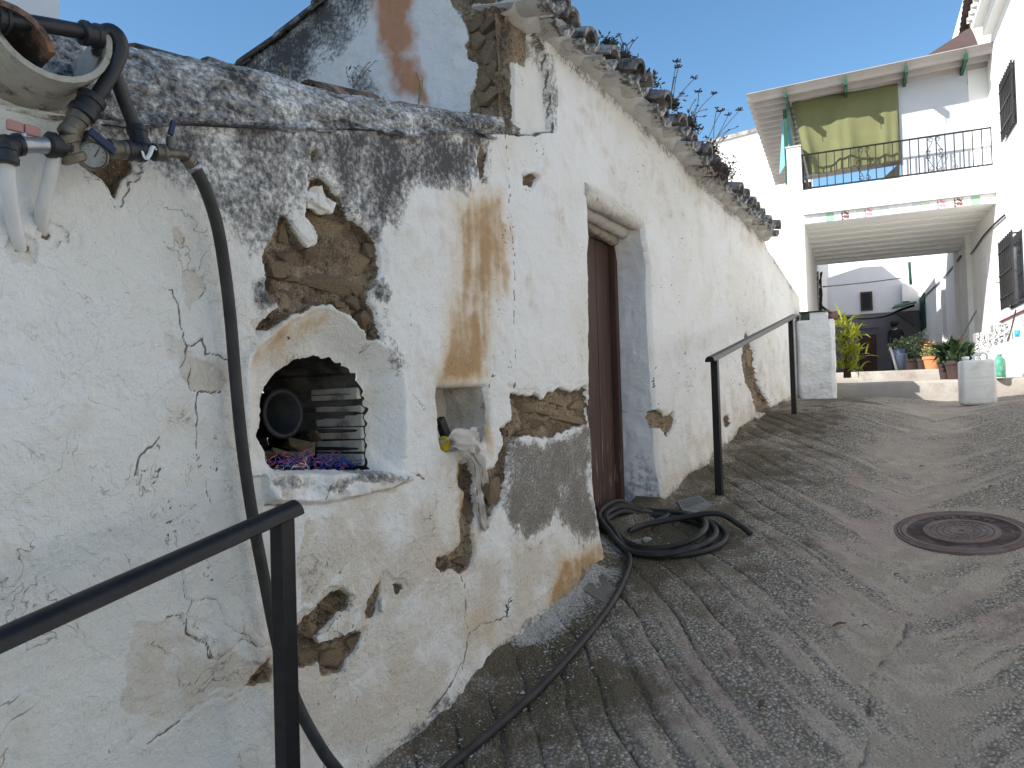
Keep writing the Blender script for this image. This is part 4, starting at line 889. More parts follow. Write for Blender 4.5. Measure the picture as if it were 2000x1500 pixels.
# ------------------------------------------------------------------ bridge house over the passage
bridge = thing('bridge_house', B(1.6, 1.9, 2.5), 'sunlit white house bridging the street with an open passage', 'house')
zs = PL(1578, 438)[1]; zf = PL(1576, 372)[1]; zt_ = PL(1578, 419)[1]; KD = 5.7
bb(MB(), -.02, W_ + .05, zt_, zf, -.05, .28).make('parapet_beam', M['white2'], bridge)
bb(MB(), -.02, W_ + .05, zt_ - .01, zt_ + .045, -.085, -.05).make('drip_mould', M['white2'], bridge)
bb(MB(), -.0, W_ + .05, zs, zt_, .0, .28).make('lower_beam', M['white2'], bridge)
bb(MB(), -.02, W_ + .05, zs + .32, zf - .1, .28, KD + .1).make('deck', M['white2'], bridge)
nb = 9; M['soffit'] = simple('soffit_board', (.86, .855, .82), (.84, .83, .80), 2, .7, .1)
for i in range(nb):
    k0 = .28 + (KD - .28) * i / nb; k1 = .28 + (KD - .28) * (i + 1) / nb; m = MB()
    m.prism([B(.0, zs + .01, k0 + .004), B(.0, zs + .045, k1 - .02), B(.0, zs + .33, k1 - .02), B(.0, zs + .33, k0 + .004)], BE * (W_ + .04)).make('soffit_board', M['soffit'], bridge)
# band of glazed tiles on the beam
tc = {'w': (.74, .75, .74), 'g': (.28, .50, .32), 'l': (.50, .68, .48), 'r': (.16, .07, .06), 'p': (.62, .25, .30), 's': (.60, .63, .62)}
def tile_mat2(n, c):
    t = NT('glazed_tile_' + n); k = t.voro(26 if n in 'rpl' else 9, 'F1'); cc = t.mix(t.ramp(k, .52, .6), c, (.72, .68, .64)) if n in 'rpl' else c; return t.done(cc, .25, None, 0, .5)
tm = {k: tile_mat2(k, c) for k, c in tc.items()}
marks = {1620: 'g', 1652: 'r', 1691: 'p', 1720: 'l', 1802: 'l', 1833: 'p', 1879: 'r', 1907: 'g', 1606: 's', 1675: 's', 1786: 's', 1732: 's'}
tw = .135; nt = int(W_ / tw); tmes = {}
mk = {}
for px, c in marks.items(): mk[int(PL(px, 425)[0] / tw)] = c
for c in tc:
    b = MB().bbox((0, 0, 0), (tw / 2 - .002, .006, (zt_ - zs) * .42), .002); tmes[c] = new_mesh('tile', b.V, b.F, tm[c])
for i in range(nt):
    mw = BM3.to_4x4(); mw.translation = B((i + .5) * tw, (zs + zt_) / 2 - .004, -.007); link('tile', tmes[mk.get(i, 'w')], bridge, mw)
# piers and inner walls of the passage
bb(MB(), -.9, 0, .8, zt_, .02, KD).make('passage_wall', M['white2'], bridge)
wl = PL(1440, 420)[0]; zB = PL(1505, 366)[1]
bb(MB(), wl - 2.5, -.001, .6, zB, -.02, .3).make('front_wall', M['white2'], bridge)
bb(MB(), wl - 2.5, -.25, .6, zB - .03, .31, KD - .1).make('lower_house', M['white2'], bridge)
w0_, ztp = PL(1536, 291); bb(MB(), w0_, -.01, zB - .05, ztp, -.03, .36, .01).make('corner_pillar', M['white2'], bridge)
bb(MB(), w0_ - .02, .0, ztp + .001, ztp + .03, -.05, .38).make('pillar_cap', M['mortar'], bridge)
# tall white block behind, on the left
kb = 6.6; wb0 = PL(1330, 300, kb)[0]; wb1 = PL(1512, 300, kb)[0]; zb1 = PL(1470, 249, kb)[1]; zb0 = PL(1395, 272, kb)[1]
back = thing('white_house', B((wb0 + wb1) / 2, 0, kb + 2), 'plain sunlit white house wall behind the tiled eave', 'house')
m = MB(); m.prism([B(wb0, 1, kb), B(wb1, 1, kb), B(wb1, zb1, kb), B(wb0, zb0 - .12, kb)], BF * 3.0).make('wall', M['white2'], back)
m = MB(); ww = np.linspace(wb0 - .05, wb1 + .05, 40); M['coping'] = simple('stained_coping', (.55, .52, .48), (.20, .18, .17), 4, .95, .4)
zz = lambda w: zb0 - .12 + (zb1 - zb0 + .12) * (w - wb0) / (wb1 - wb0)
m.sheet([[B(w, zz(w) + dz, kb + k) for w in ww] for k, dz in ((-.05, -.10), (-.06, .0), (.1, .06), (.4, .05))]).make('coping', M['coping'], back)

# railing
rail = thing('balcony_railing', B(1.6, zf, .02), 'black iron balcony railing with scroll panels on the bridge house', 'railing')
zr1 = PL(1576, 301)[1]; zr0 = zf + .05; wR = W_ - .02; kR = .04
MB().tube([B(.0, zr1, kR), B(wR, zr1, kR)], .021, 6, flat=.8).make('top_rail', M['black_iron'], rail); MB().tube([B(.0, zr0, kR), B(wR, zr0, kR)], .016, 6).make('bottom_rail', M['black_iron'], rail)
MB().tube([B(.0, zr1, kR), B(.0, zr1, KD * .8)], .02, 6).make('side_rail', M['black_iron'], rail); MB().tube([B(.0, zr0, kR), B(.0, zr0, KD * .8)], .016, 6).make('side_rail', M['black_iron'], rail)
b = MB().box((0, 0, 0), (.009, .009, (zr1 - zr0) / 2)); bme = new_mesh('baluster', b.V, b.F, M['black_iron']); nbar = 22
for i in range(nbar + 1):
    mw = BM3.to_4x4(); mw.translation = B(.01 + (wR - .02) * i / nbar, (zr0 + zr1) / 2, kR); link('baluster', bme, rail, mw)
for i in range(6):
    mw = BM3.to_4x4(); mw.translation = B(.0, (zr0 + zr1) / 2, kR + .5 * (i + 1)); link('baluster', bme, rail, mw)
def spiral(c, r, sgn, up, turns=1.35):
    return [c + BE * (sgn * r * (1 - .55 * i / 16) * math.cos(i / 16 * turns * 2 * math.pi)) + Vector((0, 0, up * r * (1 - .55 * i / 16) * math.sin(i / 16 * turns * 2 * math.pi))) for i in range(17)]
for px in (1688, 1826):
    wc = PL(px, 310)[0]; zc = (zr0 + zr1) / 2; hh = (zr1 - zr0) / 2; m = MB()
    for sx in (-1, 1):
        for sz in (-1, 1):
            m.tube([B(wc + sx * .03, zc + sz * hh * .68, kR), B(wc + sx * .13, zc + sz * hh * .14, kR)], .006, 5)
            m.tube(spiral(B(wc + sx * .055, zc + sz * hh * .80, kR), .05, sx, sz), .006, 5); m.tube(spiral(B(wc + sx * .105, zc + sz * hh * .13, kR), .042, -sx, sz), .006, 5)
    m.make('scroll', M['black_iron'], rail)

# corrugated roof over the terrace
M['fibro'] = simple('fibre_cement', (.36, .335, .31), (.32, .295, .27), 3, .9, .2, 20)
rf = thing('corrugated_roof', B(1.4, 7.4, 2.6), 'grey corrugated fibre cement sheet roof over the terrace', 'roof')
wa, za = PL(1458, 191, -.42); wz, zz_ = PL(1946, 88, -.42); kbk = PL(1505, 350)[0]
m = MB(); ks = np.arange(-.42, 5.6, .03); g_ = []
for k in ks:
    f = (k + .42) / 6.0; a = .065 * math.cos((k + .42) * 2 * math.pi / .30); g_.append([B(w, za + (zz_ - za) * (w - wa) / (wz - wa) - .24 * f + a, k) for w in (wa, wa + 1.2, wa + 2.6, wz)])
m.sheet(g_, (0, 0, .012)).make('sheet', M['fibro'], rf)
for px in (1534, 1652, 1772, 1890):
    w = PL(px, 170, -.40)[0]; z = za + (zz_ - za) * (w - wa) / (wz - wa); bb(MB(), w - .025, w + .025, z - .155, z - .035, -.44, 5.4).make('joist', M['green_paint'], rf)
    MB().tube([B(w, z + .06, -.38), B(w, z - .28 - (.3 if px == 1890 else 0), -.40)], .006, 5).make('hook', M['green_paint'], rf)
bb(MB(), PL(1531, 220)[0] - .02, PL(1531, 220)[0] + .05, zB, za - .2, .05, .12).make('post', M['green_paint'], rf)
bb(MB(), wa + .55, wa + .65, zB + .3, za - .55, 4.6, 4.7).make('post', M['green_paint'], rf)
bb(MB(), wa - .02, wa + .9, za - .62, za - .30, 5.55, 5.6).make('fascia', M['brown_wood'], rf)

# green cloth, blue cloth, white panels
def leaf_mat(name, c1, c2, trans=.35, scale=6, rough=.55):
    t = NT(name); oi = t.n('ShaderNodeObjectInfo'); cc = t.mix(t.ramp(t.noise(scale, 4), .35, .65), c1, c2); cc = t.mix(t.math('MULTIPLY', oi.outputs['Random'], .35), cc, c2)
    t.done(cc, rough, None, 0, .35); tr = t.n('ShaderNodeBsdfTranslucent'); t.set(tr.inputs[0], cc); mx = t.n('ShaderNodeMixShader'); mx.inputs[0].default_value = trans
    t.t.links.new(t.b.outputs[0], mx.inputs[1]); t.t.links.new(tr.outputs[0], mx.inputs[2]); t.t.links.new(mx.outputs[0], t.out.inputs[0]); return t.m
M['green_cloth'] = leaf_mat('green_cloth', (.185, .192, .090), (.165, .172, .082), .16, 3, .9)
M['blue_cloth'] = leaf_mat('blue_cloth', (.25, .55, .66), (.22, .50, .62), .25, 3, .9)
def cloth(name, tl_, tr_, br_, bl_, amp, folds, mat, label, cat, nu=70, nv=44, sag=.0, seed=300, wave=0.):
    g = []
    for j in range(nv + 1):
        v = j / nv; row = []
        for i in range(nu + 1):
            u = i / nu; p = (tl_ * (1 - u) + tr_ * u) * (1 - v) + (bl_ * (1 - u) + br_ * u) * v
            hang = sum(math.exp(-((u - c - .12 * (1 - v) * sgn) / wd) ** 2) * a * (v ** .8) for c, wd, a, sgn in folds)
            p = p + BF * (-amp * hang - amp * .35 * float(fbm(u * 2.2, v * 1.5, 2, 3, seed)) - amp * .25 * math.sin(u * 9 + v * 3) * v) + Vector((0, 0, -sag * 4 * u * (1 - u) * (1 - v) - wave * v * math.sin(u * 11)))
            row.append(p)
        g.append(row)
    m = MB(); m.sheet(g, BF * .004); o = m.make(name, mat, None, True); return tag(o, label, cat)
def on(px, py, k): w, z = PL(px, py, k); return B(w, z, k)
kc = .26
cloth('sun_curtain', on(1545, 193, kc), on(1753, 163, kc), on(1757, 314, kc), on(1580, 343, kc), .09, [(.06, .05, 1.2, 0), (.36, .05, .9, .6), (.48, .07, 1.1, .4), (.86, .05, .7, .2), (.97, .04, .6, 0)], M['green_cloth'], 'olive green cloth hung as a sunshade on the balcony', 'curtain', sag=.035)
cloth('hanging_cloth', on(1530, 214, .5), on(1536, 212, .5), on(1552, 300, .5), on(1522, 342, .5), .05, [(.3, .2, 1, 0), (.7, .1, 1, 0)], M['blue_cloth'], 'pale blue cloth hanging beside the green curtain', 'cloth', 14, 30)
M['panel'] = simple('painted_sheet', (.46, .49, .53), (.42, .45, .50), 1.5, .45, .05, spec=.4)
wp0, zp0 = PL(1753, 154, .32); wp1 = PL(1889, 130, .32)[0]; ztop2 = PL(1889, 126, .32)[1]
pan = thing('sheet_screen', B((wp0 + W_) / 2, zf, .33), 'pale grey sheet screen beside the green curtain', 'screen')
MB().prism([B(wp0, zf - .05, .32), B(wp1 - .004, zf - .05, .32), B(wp1 - .004, ztop2, .32), B(wp0, zp0, .32)], BF * .02).make('panel', M['panel'], pan)
MB().prism([B(wp1, zf - .05, .318), B(W_ + .05, zf - .05, .318), B(W_ + .05, PL(1950, 108, .32)[1], .318), B(wp1, ztop2, .318)], BF * .02).make('panel', M['white2'], pan)
o = MB().prism([on(1716, 356, 5.2), on(1757, 318, 5.2), on(1757, 372, 5.2), on(1700, 372, 5.2)], BF * .3).make('far_roof', M['fibro'], None); tag(o, 'dark pitched roof seen through the balcony below the green curtain', 'roof')

# ------------------------------------------------------------------ right-hand house
rh = thing('street_house', B(W_ + 1.5, 1.7, -3), 'sunlit white house on the right with barred windows and tiled plinth', 'house')
zc_ = PL(1957, 84)[1]
bb(MB(), W_, W_ + 3.5, .8, zc_ + 2.2, KJ, 20).make('wall', M['white2'], rh)
# eave with tile ends
bb(MB(), W_ - .32, W_ + .05, zc_ + .18, zc_ + .30, KJ, -.45).make('cornice', M['white2'], rh)
bb(MB(), W_ - .16, W_ + .02, zc_ + .02, zc_ + .18, KJ, -.45).make('cornice', M['white2'], rh)
et = bm_mesh('eave_tile', canal(.42, .085, .08, .014, 9), M['white2'])
for i in range(14):
    mw = along(B(W_ + .02, zc_ + .33, -.55 - i * .26), BF, BE * -1 + Vector((0, 0, -.12))); link('eave_tile', et, rh, mw)
def grille(px0, px1, yt0, yb0, name, proj, nb_, nh, label):
    k0 = PR(px0, 300)[0]; k1 = PR(px1, 300)[0]; z1 = PR(px0, yt0)[1]; z0 = PR(px0, yb0)[1]; g = thing(name, B(W_, z0, (k0 + k1) / 2), label, 'window grille', 'window grilles on the right-hand house')
    bb(MB(), W_ - .012, W_ + .0, z0, z1, min(k0, k1), max(k0, k1)).make('pane', M['glass'], g)
    for i in range(nb_ + 1): k = k0 + (k1 - k0) * i / nb_; bb(MB(), W_ - proj - .012, W_ - proj + .012, z0, z1, k - .012, k + .012).make('bar', M['black_iron'], g)
    for i in range(nh): z = z0 + (z1 - z0) * (i + .5) / nh; bb(MB(), W_ - proj - .02, W_ - proj - .008, z - .012, z + .012, min(k0, k1) - .02, max(k0, k1) + .02).make('crossbar', M['black_iron'], g)
    if proj > .06:
        for kk in (k0, k1):
            for z in (z0 + .05, z1 - .05): bb(MB(), W_ - proj, W_ + .01, z - .012, z + .012, kk - .01, kk + .01).make('bracket', M['black_iron'], g)
    return g
grille(1965, 1990, 150, 275, 'window_grille', .05, 8, 3, 'black barred upper window grille on the right-hand white house')
grille(1962, 1990, 480, 612, 'window_grille', .14, 7, 3, 'black projecting ground-floor grille above the tiled plinth')
# tiled plinth and stoop
t = NT('patterned_tile'); br = t.n('ShaderNodeTexBrick'); br.offset = 0; t.set(br.inputs['Vector'], t.co()); 
k1_ = t.voro(14, 'F1', rnd=.15); cc = t.mix(t.ramp(k1_, .32, .42), (.45, .46, .47), (.80, .80, .79)); M['tile_white'] = t.done(cc, .3, None, 0, .5)
t = NT('blue_black_tile'); wv = t.voro(30, 'DISTANCE_TO_EDGE', rnd=.6); cc = t.mix(t.ramp(wv, .06, .14), (.05, .05, .06), (.62, .62, .60)); M['tile_black'] = t.done(cc, .3, None, 0, .5)
M['maroon'] = simple('maroon_sill', (.14, .03, .035), None, rough=.5, bump=0)
st = thing('tiled_stoop', B(W_ - .3, 1.7, -2.2), 'white patterned tile stoop and plinth at the right-hand house', 'steps')
ka, zA = PR(1956, 630, W_ - .03); kb_ = -6.2
bb(MB(), W_ - .035, W_ - .004, 1.5, zA, kb_, ka).make('plinth', M['tile_white'], st); bb(MB(), W_ - .06, W_ - .003, zA, zA + .03, kb_, ka + .02).make('sill', M['maroon'], st)
wst = W_ - .62; ks0, zs0 = PR(1998, 657, wst); ks1, _ = PR(1934, 685, wst); zst = PR(1990, 660, wst)[1]
bb(MB(), wst, W_ - .04, 1.5, zst, ks0 - 3, ks1).make('stoop_block', M['tile_white'], st)
for i, (px0, px1, y0, y1) in enumerate([(1900, 1934, 673, 706), (1906, 1936, 650, 672), (1940, 1953, 634, 671)]):
    kk = -1.6 + i * .35; w0, z1 = PL(px0, y0, kk); w1, z0 = PL(px1, y1, kk); bb(MB(), w0, w1 + .3, 1.6, z1, kk, kk + .35).make('tread', M['tile_black'], st)
# pilasters, doorways and conduits along the passage wall
for px, kw in ((1900, .16), (1874, .22), (1846, .3)):
    k = PR(px, 560)[0]; bb(MB(), W_ - .10, W_ + .01, 1.7, 4.9, k, k + kw).make('pilaster', M['white2'], rh)
for px0, px1, yt in ((1916, 1932, 490), (1826, 1838, 575)):
    k0 = PR(px1, 600)[0]; k1 = PR(px0, 600)[0]; z = PR(px1, yt)[1]; bb(MB(), W_ - .012, W_ + .0, 1.8, z, k0, k1).make('doorway', M['shade_white'], rh)
k0 = PR(1808, 600)[0]; k1 = PR(1797, 600)[0]; bb(MB(), W_ - .05, W_ - .0, PR(1797, 650)[1], PR(1797, 585)[1], k0, k1).make('shutter', M['green_paint'], rh)
def wire(pts, r, name, label, cat='cable', group='cables strung along the passage'):
    m = MB(); m.tube(smooth_path(pts, 6), r, 6); o = m.make(name, M['black_iron'], None, True); return tag(o, label, cat, group)
def onR(px, py, w=None): k, z = PR(px, py, W_ - .03 if w is None else w); return B(W_ - .03 if w is None else w, z, k)
wire([onR(1962, 420), onR(1940, 440), onR(1920, 462), onR(1905, 484), onR(1896, 496)], .018, 'cable', 'dark cable climbing along the passage ceiling corner')
wire([onR(1876, 500), onR(1866, 514), onR(1845, 540), onR(1820, 565), onR(1795, 588)], .02, 'cable', 'black cable sagging along the far right wall')
mb_ = thing('meter_box', onR(1955, 535), 'small cream meter box on the white wall by the grille', 'box'); kk, zz1 = PR(1958, 520); zz0 = PR(1958, 552)[1]; bb(MB(), W_ - .10, W_ - .001, zz0, zz1, kk - .1, kk + .16, .01).make('case', simple('cream_plastic', (.62, .60, .48), None, rough=.5, bump=0), mb_)

# brown corrugated sheets above the right-hand eave
M['brown_sheet'] = simple('brown_sheet', (.075, .05, .045), (.06, .042, .04), 5, .7, .15)
bs = thing('sheet_awning', B(W_, 8.6, 1), 'dark brown corrugated sheet awning above the right-hand eave', 'awning')
def corr(p00, p01, p11, p10, n, amp, name):
    nrm = (p01 - p00).cross(p10 - p00).normalized(); g = []
    for i in range(n * 4 + 1):
        f = i / (n * 4); a = nrm * (amp * math.cos(i * math.pi / 2)); g.append([p00 * (1 - f) + p10 * f + a, p01 * (1 - f) + p11 * f + a])
    MB().sheet(g, nrm * .006).make(name, M['brown_sheet'], bs)
corr(on(1806, 112, 1.2), on(1934, 84, 1.2), on(1938, 22, 2.2), on(1872, 70, 2.2), 16, .012, 'sheet'); corr(on(1872, 72, 2.4), on(1936, 30, 2.4), on(1946, -60, .8), on(1890, -60, .8), 12, .014, 'sheet')
MB().tube([on(1898, 42, 2.), on(1916, -20, 1.)], .02, 6).make('strut', M['green_paint'], bs)

# ------------------------------------------------------------------ the far alley
KF = 17.
M['dark_grey'] = simple('dark_grey', (.16, .155, .165), (.14, .135, .145), 3, .9, .2)
fh = thing('alley_house', B(1, 2.2, KF + 1), 'shaded white house closing the far end of the alley', 'house')
top = [PL(x, y, KF) for x, y in ((1560, 560), (1600, 548), (1680, 522), (1744, 518), (1762, 534), (1764, 552), (1800, 556))]; zmid = PL(1690, 613, KF)[1]
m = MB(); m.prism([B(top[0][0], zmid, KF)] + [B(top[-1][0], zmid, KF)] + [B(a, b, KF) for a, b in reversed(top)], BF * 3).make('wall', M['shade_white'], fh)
bb(MB(), top[0][0], top[-1][0], 1.6, zmid - .001, KF - .03, KF + 3).make('lower_wall', M['dark_grey'], fh)  # lower part of the wall, a darker grey than the part above
w0, z1 = PL(1680, 571, KF); w1, z0 = PL(1705, 606, KF); o = bb(MB(), w0, w1, z0, z1, KF - .06, KF).make('window', M['brown_wood'], fh); bb(MB(), w0 + .07, w1 - .07, z0 + .07, z1 - .07, KF - .07, KF - .055).make('pane', M['glass'], o)
w0, z1 = PL(1676, 655, KF); w1, _ = PL(1711, 655, KF); o = bb(MB(), w0, w1, 2.0, z1, KF - .08, KF - .03).make('door', M['brown_wood'], fh)
for i in range(3): a = w0 + (w1 - w0) * (i + .06) / 3; bb(MB(), a, a + (w1 - w0) * .29, 2.05, z1 - .05, KF - .095, KF - .08).make('plank', M['brown_wood'], o)
bb(MB(), w0 - .06, w1 + .08, z1 + .25, z1 + .31, KF - .10, KF - .03).make('lintel', M['dark_grey'], fh)
w0, z1 = PL(1760, 556, KF); w1, z0 = PL(1776, 590, KF); bb(MB(), w0, w1, z0, z1, KF - .35, KF - .03, .02).make('meter_cabinet', M['white2'], fh)
# sunlit house behind it and tiled corner
fb = thing('distant_house', B(3, 3, 24), 'bright sunlit white wall glimpsed behind the alley house', 'house'); bb(MB(), -6, 9, 2, PL(1700, 470, 24)[1], 24, 26).make('wall', M['white2'], fb); bb(MB(), -6, 9, PL(1700, 470, 24)[1], PL(1700, 466, 24)[1], 23.9, 26).make('coping', M['tile_red'], fb)
MB().tube([on(1776, 512, 15.), on(1779, 556, 15.)], .05, 8).make('downpipe', M['green_paint'], fb)
al = thing('alley_side_house', B(-1.5, 2, 11), 'white side wall with cables on the left of the alley', 'house'); bb(MB(), -4., -.05, 1.5, 7.3, KD + .3, KF + 3.).make('wall', M['shade_white'], al); bb(MB(), -1.55, -.8, 7.3, 9.2, KD + 1.3, KF + 3.).make('shade_block', M['shade_white'], al)  # upper part added, hidden from view, only to shade the alley house
for i, (px, y0, y1) in enumerate([(1587, 528, 660), (1593, 560, 664), (1598, 530, 640), (1603, 532, 620)]):
    MB().tube([on(px, y0, KD - .6 + i * .05), on(px + 1, y1, KD - .6 + i * .05)], .022, 6).make('conduit', M['black_iron'] if i % 2 else M['mortar'], al)
m = MB(); rr2 = random.Random(4)
for i in range(12):
    pts = [on(1598 + rr2.uniform(-6, 8), y, 5.2) for y in np.linspace(530 + rr2.uniform(0, 40), 590 + rr2.uniform(0, 40), 6)]; m.tube(smooth_path(pts, 4), .018, 5)
o = m.make('cable_tangle', M['black_iron'], None, True); tag(o, 'tangle of black cables hanging at the passage corner', 'cable', 'cables strung along the passage')
wire([on(1606, 600, 8), on(1630, 614, 10), on(1660, 619, 13), on(1690, 622, 15), on(1730, 617, 16), on(1760, 605, 16.5), on(1786, 596, 16.6)], .045, 'cable', 'thick black cable sagging across the alley')
wire([on(1608, 560, 8), on(1650, 556, 12), on(1700, 551, 15), on(1760, 543, 16.9)], .024, 'cable', 'thin grey wire stretched across the upper alley wall')
aw = thing('door_awning', on(1770, 600, 16.), 'dark green awning on brackets at the end of the alley', 'awning')
MB().prism([on(1742, 604, 14.8), on(1790, 592, 14.8), on(1790, 590, 16.8), on(1748, 598, 16.8)], (0, 0, .05)).make('sheet', M['green_paint'], aw); MB().tube([on(1750, 612, 15), on(1786, 636, 16.8)], .02, 5).make('bracket', M['black_iron'], aw)

# ================================================================== handrails
def half_round(m, a, b, wdt, hgt, side):
    ax = (b - a).normalized(); sd = Vector(side).normalized(); up = sd.cross(ax).normalized()
    if up.z < 0: up = -up
    loop = [a + sd * (wdt / 2 * math.cos(w)) + up * (hgt * math.sin(w)) for w in np.linspace(0, math.pi, 12)]
    loop += [a - sd * (wdt / 2 - .004) - up * .004, a + sd * (wdt / 2 - .004) - up * .004]
    m.prism(loop, b - a); return up
M['rail_paint'] = simple('black_enamel', (.007, .007, .009), (.012, .012, .014), 30, .38, .06, 60, .001, spec=.35)
def post(sv, d, z0, z1, parent): return MB().bbox(P(sv, (z0 + z1) / 2, d), (.0225, .0225, (z1 - z0) / 2), .003, WM.to_3x3()).make('post', M['rail_paint'], parent)
dn = .23; sP, _ = WS(553, 1100, dn); sA, zA_ = WS(578, 1000, dn); sB, zB_ = WS(0, 1262, dn); sl = (zA_ - zB_) / (sA - sB)
hr1 = thing('handrail', P(sP, float(ground(sP, dn)), dn), 'black iron handrail in the near foreground, running out of the left edge', 'handrail', 'black handrails along the wall')
m = MB(); half_round(m, P(sA - 2.4, zA_ - 2.4 * sl, dn), P(sA, zA_, dn), .064, .034, WN); m.make('rail', M['rail_paint'], hr1, True).data.set_sharp_from_angle(angle=R(40))
post(sP, dn, float(ground(sP, dn)) - .1, zA_ + (sP - sA) * sl + .004, hr1); post(sP - 1.9, dn, float(ground(sP - 1.9, dn)) - .1, zA_ + (sP - 1.9 - sA) * sl + .004, hr1)
p1, p2 = gp(1403, 966), gp(1553, 808); (s1, d1), (s2, d2) = sd_of(p1), sd_of(p2); d1 = d2 = (d1 + d2) / 2
hr2 = thing('handrail', p1, 'black iron handrail with two posts up the street beside the cottage wall', 'handrail', 'black handrails along the wall')
zr_1 = WS(1386, 697, d1); zr_2 = WS(1549, 614, d1); m = MB(); half_round(m, P(zr_1[0], zr_1[1] - .03, d1), P(zr_2[0], zr_2[1] - .03, d1), .064, .034, WN); m.make('rail', M['rail_paint'], hr2, True).data.set_sharp_from_angle(angle=R(40))
sl2 = (zr_2[1] - zr_1[1]) / (zr_2[0] - zr_1[0])
for sv in (s1, s2): post(sv, d1, float(ground(sv, d1)) - .1, zr_1[1] - .03 + (sv - zr_1[0]) * sl2, hr2)

# ================================================================== hose
M['rubber'] = simple('black_rubber', (.020, .019, .019), (.035, .033, .031), 14, .55, .1, 50, .002, spec=.35)
HR = .0165; pth = [WP(x, y, d_) for x, y, d_ in ((371, 314, .085), (384, 334, .085), (404, 376, .08), (424, 440, .07), (438, 520, .06), (450, 620, .055), (460, 740, .05), (473, 870, .05), (492, 1000, .05), (516, 1130, .06), (546, 1275, .08), (578, 1368, .12), (612, 1436, .17), (655, 1500, .24))]
off = Vector((0, 0, HR + .006))
pth += [gp(x, y) + off for x, y in ((735, 1600), (800, 1590), (876, 1512), (966, 1436), (1058, 1352), (1138, 1264), (1196, 1186), (1224, 1130), (1230, 1100), (1216, 1078))]
hn = len(pth)
for i in range(1, 4 * 14 + 6):
    th = math.pi * 1.16 - i * 2 * math.pi / 14; lp = i / 14.
    LP = [(1170, 1426, 1002, 1101), (1178, 1410, 1011, 1091), (1172, 1392, 1005, 1096), (1188, 1376, 1017, 1082), (1182, 1400, 1012, 1088), (1200, 1370, 1020, 1080)]
    A_, B_ = LP[int(lp)], LP[min(int(lp) + 1, 5)]; f_ = lp - int(lp); xl, xr, yt, yb = [A_[q_] + (B_[q_] - A_[q_]) * f_ for q_ in range(4)]
    px = (xl + xr) / 2 + (xr - xl) / 2 * math.cos(th) + 3 * math.sin(i * 1.7); py = (yt + yb) / 2 - (yb - yt) / 2 * math.sin(th) + 4 * math.cos(th)
    g = gp(px, py); pth.append(g + off + Vector((0, 0, .030 * ((i // 14) % 3) * (.6 + .4 * math.sin(i * .9)) + (.05 if math.cos(th) < -.6 else 0))))
pth += [gp(x, y) + off + Vector((0, 0, z_)) for x, y, z_ in ((1232, 1058, .04), (1260, 1046, .04), (1330, 1036, .05), (1400, 1034, .07), (1440, 1040, .03), (1466, 1050, .0))]
hose = thing('hose', pth[hn - 1], 'long black rubber hose hanging from the tap and coiled by the door', 'hose')
MB().tube(smooth_path(pth, 6), HR, 12).make('tube', M['rubber'], hose, True)
M['steel'] = simple('galvanised_steel', (.42, .44, .46), (.30, .31, .33), 20, .4, .1, metal=.8)
a, b_ = pth[0], pth[1]; ax = (b_ - a).normalized(); MB().lathe(a + ax * .012, [(.0182, 0), (.0205, .001), (.0205, .013), (.0182, .014)], 16, ax).make('clamp', M['steel'], hose, True)

# ================================================================== pipe manifold
M['pvc'] = simple('black_polyethylene', (.016, .017, .020), (.026, .026, .030), 18, .42, .08, spec=.4); M['brass'] = simple('dull_brass', (.20, .175, .13), (.12, .11, .09), 22, .5, .2, metal=.6); M['white_pipe'] = simple('painted_pipe', (.70, .70, .70), (.62, .60, .57), 9, .7, .3)
M['blue_plastic'] = simple('blue_handle', (.012, .025, .075), None, rough=.5, bump=0); M['pink_plastic'] = simple('faded_red_handle', (.42, .22, .20), None, rough=.7, bump=0); M['ptfe'] = simple('white_tape', (.75, .76, .74), None, rough=.8, bump=.2); M['dial'] = simple('gauge_dial', (.27, .28, .265), (.20, .205, .195), 30, .3, 0)
mf = thing('water_manifold', WP(180, 290, .0), 'black pipe manifold with pressure gauge and valves on the wall', 'pipes')
def tb(pts, r, name, mat, n=12, d_=.10, per=6): return MB().tube(smooth_path([WP(p[0], p[1], p[2] if len(p) > 2 else d_) for p in pts], per), r, n).make(name, mat, mf, True)
def fit(a, b_, r, name, mat, d_=.10, lip=1.12):
    A, Bv = WP(a[0], a[1], d_ if len(a) < 3 else a[2]), WP(b_[0], b_[1], d_ if len(b_) < 3 else b_[2]); ax = (Bv - A).normalized(); L = (Bv - A).length
    o = MB().lathe(A, [(r * .9, 0), (r * lip, L * .06), (r * lip, L * .30), (r, L * .34), (r, L * .66), (r * lip, L * .70), (r * lip, L * .94), (r * .9, L)], 16, ax).make(name, mat, mf, True); o.data.set_sharp_from_angle(angle=R(35)); return o
tb([(-60, 34, .10), (0, 38, .12), (70, 46, .13), (150, 60, .13), (170, 64, .13)], .0165, 'supply_pipe', M['pvc'])
fit((158, 63, .13), (196, 72, .13), .024, 'coupling', M['pvc']); fit((-12, 34, .12), (14, 42, .12), .024, 'coupling', M['pvc'])
tb([(192, 66, .13), (214, 60, .14), (230, 72, .15), (236, 96, .15), (224, 130, .14), (204, 166, .13), (184, 196, .12)], .0165, 'bent_pipe', M['pvc'])
fit((192, 60, .12), (206, 108, .11), .024, 'tee', M['pvc']); tb([(204, 100, .10), (222, 142, .09), (244, 200, .085), (266, 256, .085)], .0155, 'down_pipe', M['pvc'])
fit((184, 188, .125), (157, 226, .115), .027, 'coupling', M['pvc'])
fit((158, 222, .115), (132, 268, .105), .022, 'brass_union', M['brass']); fit((126, 262, .105), (150, 318, .10), .026, 'brass_tee', M['brass']); fit((92, 282, .10), (140, 290, .10), .025, 'reducer', M['pvc'])
